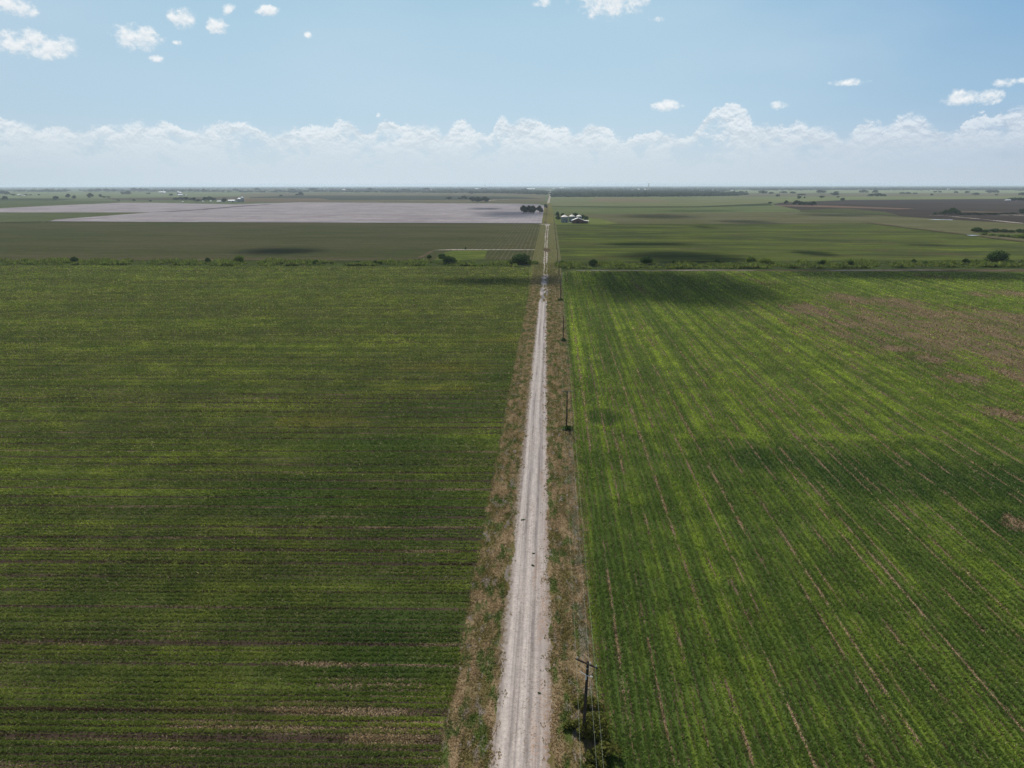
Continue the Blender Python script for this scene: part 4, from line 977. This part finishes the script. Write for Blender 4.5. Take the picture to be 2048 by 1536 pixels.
grain_bin(1143.8, 444.5, 5.0, 8.0, 2.6, 'middle corrugated grain bin with pale cone roof, half behind the barn')
grain_bin(1157.8, 443.8, 4.6, 7.6, 2.4, 'right grain bin whose cone roof shows above the barn ridge')
gx, gy = G(1155.8, 447.8)
e = empty('barn', (gx, gy, ZF), 'low rusty red barn with pale gable roof and open lean-to beside grain bins', 'barn')
hw, ev, rg, ln = 8.6, 4.2, 7.6, 14.0
b = MB(); b.addm([(-hw, 0, 0), (hw, 0, 0), (hw, 0, ev), (0, 0, rg), (-hw, 0, ev), (-hw, ln, 0), (hw, ln, 0), (hw, ln, ev), (0, ln, rg), (-hw, ln, ev)],
   [(0, 1, 2, 3, 4), (9, 8, 7, 6, 5), (0, 4, 9, 5), (1, 6, 7, 2)]); ob('wall', b.mesh('barn wall', M_RED), e)
b = MB()
for s in (-1, 1):
    V = [(0, -.5, rg + .05), (s * (hw + .6), -.5, ev - .2), (s * (hw + .6), ln + .5, ev - .2), (0, ln + .5, rg + .05)]; V += [(v[0], v[1], v[2] + .16) for v in V]
    b.addm(V, [(0,1,2,3),(4,7,6,5),(0,4,5,1),(1,5,6,2),(2,6,7,3),(3,7,4,0)])
ob('roof', b.mesh('barn roof', M_ROOF), e)
ob('door', MB().box((-.3, -.04, 1.7), (4.0, .1, 3.4)).mesh('barn doorway shade', M_DARKIN), e)  # dark panel painted as the shade of the open doorway
V = [(hw + .62, -.3, ev - .25), (hw + 8.0, -.3, ev - .75), (hw + 8.0, ln, ev - .75), (hw + .62, ln, ev - .25)]; V += [(v[0], v[1], v[2] + .14) for v in V]
ob('lean_to_roof', MB().addm(V, [(0,1,2,3),(4,7,6,5),(0,4,5,1),(1,5,6,2),(2,6,7,3),(3,7,4,0)]).mesh('lean-to roof', M_ROOF), e)
ob('lean_to_wall', MB().box((hw + 3.2, 3.5, 1.8), (6.0, .2, 3.4)).mesh('lean-to wall', M_RED), e)
for s in (1.2, 4.5, 7.6): ob('post', MB().box((hw + s, -.1, 1.7), (.25, .25, 3.4)).mesh('post', M_RED), e)
gx, gy = G(1140, 447.6)
w_ = empty('farm_trailer', (gx, gy, ZF), 'low pale flatbed farm trailer parked left of the red barn', 'trailer')
ob('bed', MB().box((0, 0, .95), (7.0, 2.4, .3)).box((0, 1.1, 1.25), (7.0, .1, .3)).mesh('trailer bed', M_CONC), w_)
for s in (-2.2, 2.2):
    for t in (-1, 1): ob('wheel', MB().tube((s, t * 1.0, .4), (s, t * 1.25, .4), .4, n=14).mesh('wheel', M_DARKIN), w_)
ob('drawbar', MB().box((-4.1, 0, .75), (1.6, .15, .15)).mesh('drawbar', M_DARKIN), w_)

# ------------------------------------------------------------------ far buildings
def shed(px, py, w, h, label, deep=.7, mat=None, name='shed', group='far pale buildings', rise=.28):
    gx, gy = G(px, py); s = mpp(px, py); W_, H = w * s, h * s; D = W_ * deep; H = min(H, 16)
    e = empty(name, (gx, gy, ZF), label, 'building', group)
    ev = H * (1 - rise); b = MB()
    b.addm([(-W_/2,0,0),(W_/2,0,0),(W_/2,0,ev),(-W_/2,0,ev),(-W_/2,D,0),(W_/2,D,0),(W_/2,D,ev),(-W_/2,D,ev),(-W_/2,D/2,H),(W_/2,D/2,H)],
           [(0,1,2,3),(5,4,7,6),(4,0,3,8,7),(1,5,6,9,2)]); ob('wall', b.mesh('shed wall', mat or M_WHITE), e)
    o_ = W_ * .02; b = MB(); V = [(-W_/2-o_,-o_,ev+.02),(W_/2+o_,-o_,ev+.02),(W_/2+o_,D/2,H+.12),(-W_/2-o_,D/2,H+.12),(-W_/2-o_,D+o_,ev+.02),(W_/2+o_,D+o_,ev+.02)]
    b.addm(V, [(0,1,2,3),(3,2,5,4)]); ob('roof', b.mesh('shed roof', M_ROOFW), e)
    ob('door', MB().box((W_ * .2, -.06, ev * .35), (W_ * .14, .1, ev * .7)).mesh('shed doorway shade', M_DARKIN), e)  # near-black panel stands in for a shaded doorway
m, nb = newmat('white sheet roof'); M_ROOFW = finish(m, nb, S(232, 234, 236), .5, spec=.5)
def silo(px, py, w, h, label, roof=.3):
    gx, gy = G(px, py); s = mpp(px, py); r = w * s / 2; H = h * s
    e = empty('silo', (gx, gy, ZF), label, 'silo', 'far silos')
    ob('wall', MB().lathe([(r, 0), (r, H * (1 - roof))], 20).mesh('silo wall', M_BIN), e)
    ob('roof', MB().lathe([(r * 1.04, H * (1 - roof)), (r * .5, H * (1 - roof * .4)), (.3, H)], 20).mesh('silo roof', M_ROOFW), e)
for a_ in [(438.5,404.6,10,2.4,'low white shed left of the gap in the trees behind the cotton field'),(462.5,404.4,14,4,'long white-roofed shed just left of the two silos behind the cotton field'),
    (365.5,405,3.4,2,'tiny white hut at the left end of the farmstead trees'),(406,404,3.5,2,'tiny white hut under the farmstead trees, middle of three'),(421.5,404,4,2.2,'tiny white hut under the farmstead trees, nearest the sheds'),
    (323.5,386.5,13,3,'long pale shed of the far upper left farm'),(328.5,387,3.5,2.4,'small white shed in front of the far upper left farm'),(360,392,9,3.4,'pale blue-grey shed below the paired far silos'),
    (372,391.5,2.5,1.8,'tiny white hut right of the paired far silos'),(38,391,7,2.4,'small white house near the left edge of the photo'),(47,392,5,1.2,'low pale shed right of the small white house at the left edge'),
    (643,384,3.5,2.4,'tiny white house left of centre before the far woods'),(686.7,380.6,6,1.7,'small white building in the woods left of centre'),(796,378.5,4,1.6,'tiny white building deep in the horizon woods'),
    (848,382,11,1.7,'long white building, left one of a pair before the central woods'),(862,381.6,6,2,'short white building, right one of a pair before the central woods'),(960,378.5,20,1.6,'long pale warehouse near the horizon left of the road'),
    (1061.5,378.6,16,1.8,'long white warehouse close left of where the road meets the horizon'),(1123.7,376.6,9,1.5,'pale warehouse close right of where the road meets the horizon'),(1108,377.6,5,1.2,'small pale building beside the road end at the horizon'),
    (1266.5,382,6.5,1.9,'white shed left of the far grain elevator'),(1276.7,380,6,2,'white shed with bright roof next left of the far grain elevator'),
    (1407,382.4,8,1.7,'pale shed, left one of two in the woods right of the elevator'),(1430,382,11,1.7,'long pale shed, right one of two in the woods right of the elevator'),(1464.6,382,5,1.6,'small white shed at the right end of the wood'),
    (1897,380,5.5,2,'small white house on the far right pasture'),(2007,371.9,0.01,0.01,''),(2017,402.2,9,2.6,'greyish house among the trees at the right edge')]:
    if a_[2] > 1: shed(*a_)
for a_ in [(478.5,404.4,8,8.4,'front silver silo with bright cone roof behind the cotton field'),(485.0,403.9,6.6,10.4,'taller silver silo behind the front one at the farmstead'),
    (327.5,386.2,3.2,7,'slender pale silo at the far upper left farm'),(356.8,389,5.4,6,'left silo of the far pair above the brown field'),(361,389.2,5.4,5.2,'right silo of the far pair above the brown field')]: silo(*a_)
gx, gy = G(1297, 380.5); s = mpp(1297, 380.5)
e = empty('grain_elevator', (gx, gy, ZF), 'far grain elevator with slim tower breaking the horizon right of the road', 'grain elevator')
ob('tower', MB().box((0, 0, 34), (.75 * s * 1.6, 12, 68)).mesh('tower', M_CONC), e)
ob('headhouse', MB().box((0, 0, 70), (1.1 * s * 1.6, 14, 5)).mesh('headhouse', M_CONC), e)
for k, (dx_, r, h) in enumerate([(-6.5, 2.2, 2.6), (-2.6, 1.6, 2.0), (3.2, 1.7, 1.9)]):
    ob('storage_bin', MB().lathe([(r * s, 0), (r * s, h * s * .55), (r * s * .5, h * s * .85), (1, h * s)], 20, (dx_ * s, 0)).mesh('bin', M_ROOFW), e)
gx, gy = G(970, 376)
tag(ob('water_tower', MB().lathe([(2, 0), (2, 44), (12, 49), (14, 54), (10, 59), (1, 61)], 16).mesh('water tower', M_CONC), loc=(gx, gy, 0)), 'tiny pale water tower on the horizon left of the road', 'water tower')

# ------------------------------------------------------------------ passing clouds above the frame that shade the fields
m, nb = newmat('cumulus vapour')
oc = nb.node('ShaderNodeTexCoord').outputs['Object']; x, y, z = nb.sep(oc)
r2 = nb.m('SQRT', nb.add(nb.mul(x, x), nb.mul(y, y)))
gp = nb.node('ShaderNodeNewGeometry').outputs['Position']
d = nb.add(nb.sub(1.0, r2), nb.mul(nb.sub(nb.noise(gp, .02, 5, .6), .5), 0.9))
oi = nb.node('ShaderNodeObjectInfo').outputs['Location']; ox_, oy_, oz_ = nb.sep(oi)
al = nb.mul(nb.step(d, 0.02, 0.7), nb.rng(oy_, 1500.0, 2300.0, 0.94, 0.5))
df = nb.node('ShaderNodeBsdfDiffuse'); df.inputs[0].default_value = (.9, .9, .9, 1)
tr = nb.node('ShaderNodeBsdfTransparent'); mxs = nb.node('ShaderNodeMixShader'); nb.put(mxs.inputs[0], al)
m.node_tree.links.new(tr.outputs[0], mxs.inputs[1]); m.node_tree.links.new(df.outputs[0], mxs.inputs[2])
mo = nb.node('ShaderNodeOutputMaterial'); m.node_tree.links.new(mxs.outputs[0], mo.inputs[0]); M_CLOUD = m
bm = bmesh.new(); bmesh.ops.create_icosphere(bm, subdivisions=4, radius=1)
for v in bm.verts:
    k = 1 + .12 * math.sin(v.co.x * 9 + 1) * math.sin(v.co.y * 8) + .08 * math.sin(v.co.x * 17) * math.cos(v.co.z * 13); v.co *= k
cme = bpy.data.meshes.new('cloud'); bm.to_mesh(cme); bm.free(); cme.materials.append(M_CLOUD)
shade = [(1110,1580,546,606),(1230,1500,505,527),(460,640,497,508),(1590,1670,502,512),(1240,1400,429,438),(950,1100,423,436),(930,1010,416,420),(1430,1560,441,448),(1010,1110,409.5,412),
         (1600,1740,427.5,433.5),(1300,1500,421,423.5),(1060,1130,553,572),(1380,1440,452,456),(860,1090,558,572),(1540,2200,541,560),(1200,1400,486,491),(1800,1900,488,492)]
CH = 1100.0
for i, (x0, x1, y0, y1) in enumerate(shade):
    a_, b_ = G(x0, (y0+y1)/2), G(x1, (y0+y1)/2); t_, u_ = G((x0+x1)/2, y0), G((x0+x1)/2, y1)
    cx_, cy_ = (a_[0] + b_[0]) / 2, (t_[1] + u_[1]) / 2; rx_, ry_ = (b_[0] - a_[0]) / 2 * 1.25, (t_[1] - u_[1]) / 2 * 1.35
    hh_ = CH + 12 * i; k = hh_ / math.tan(SUN_EL)
    o = ob('cloud', cme, loc=(cx_ + math.sin(SUN_AZ) * k, cy_ + math.cos(SUN_AZ) * k, hh_)); o.scale = (rx_, ry_, min(rx_, ry_) * .35)
    tag(o, kind='structure')

# ------------------------------------------------------------------ haze
hb = MB().box((0, BIG / 2 - 1500, 39), (2 * BIG + 400, BIG + 3400, 80)).mesh('haze')
m = bpy.data.materials.new('thin summer haze'); m.use_nodes = True; m.node_tree.nodes.clear(); nb = NB(m.node_tree)
pv = nb.node('ShaderNodeVolumePrincipled'); pv.inputs['Color'].default_value = (.72, .86, 1.0, 1); pv.inputs['Density'].default_value = 5e-5; pv.inputs['Anisotropy'].default_value = 0.2
mo = nb.node('ShaderNodeOutputMaterial'); m.node_tree.links.new(pv.outputs[0], mo.inputs['Volume']); hb.materials.append(m)
tag(ob('haze', hb), kind='stuff', label='thin pale blue haze over the whole plain', cat='haze')
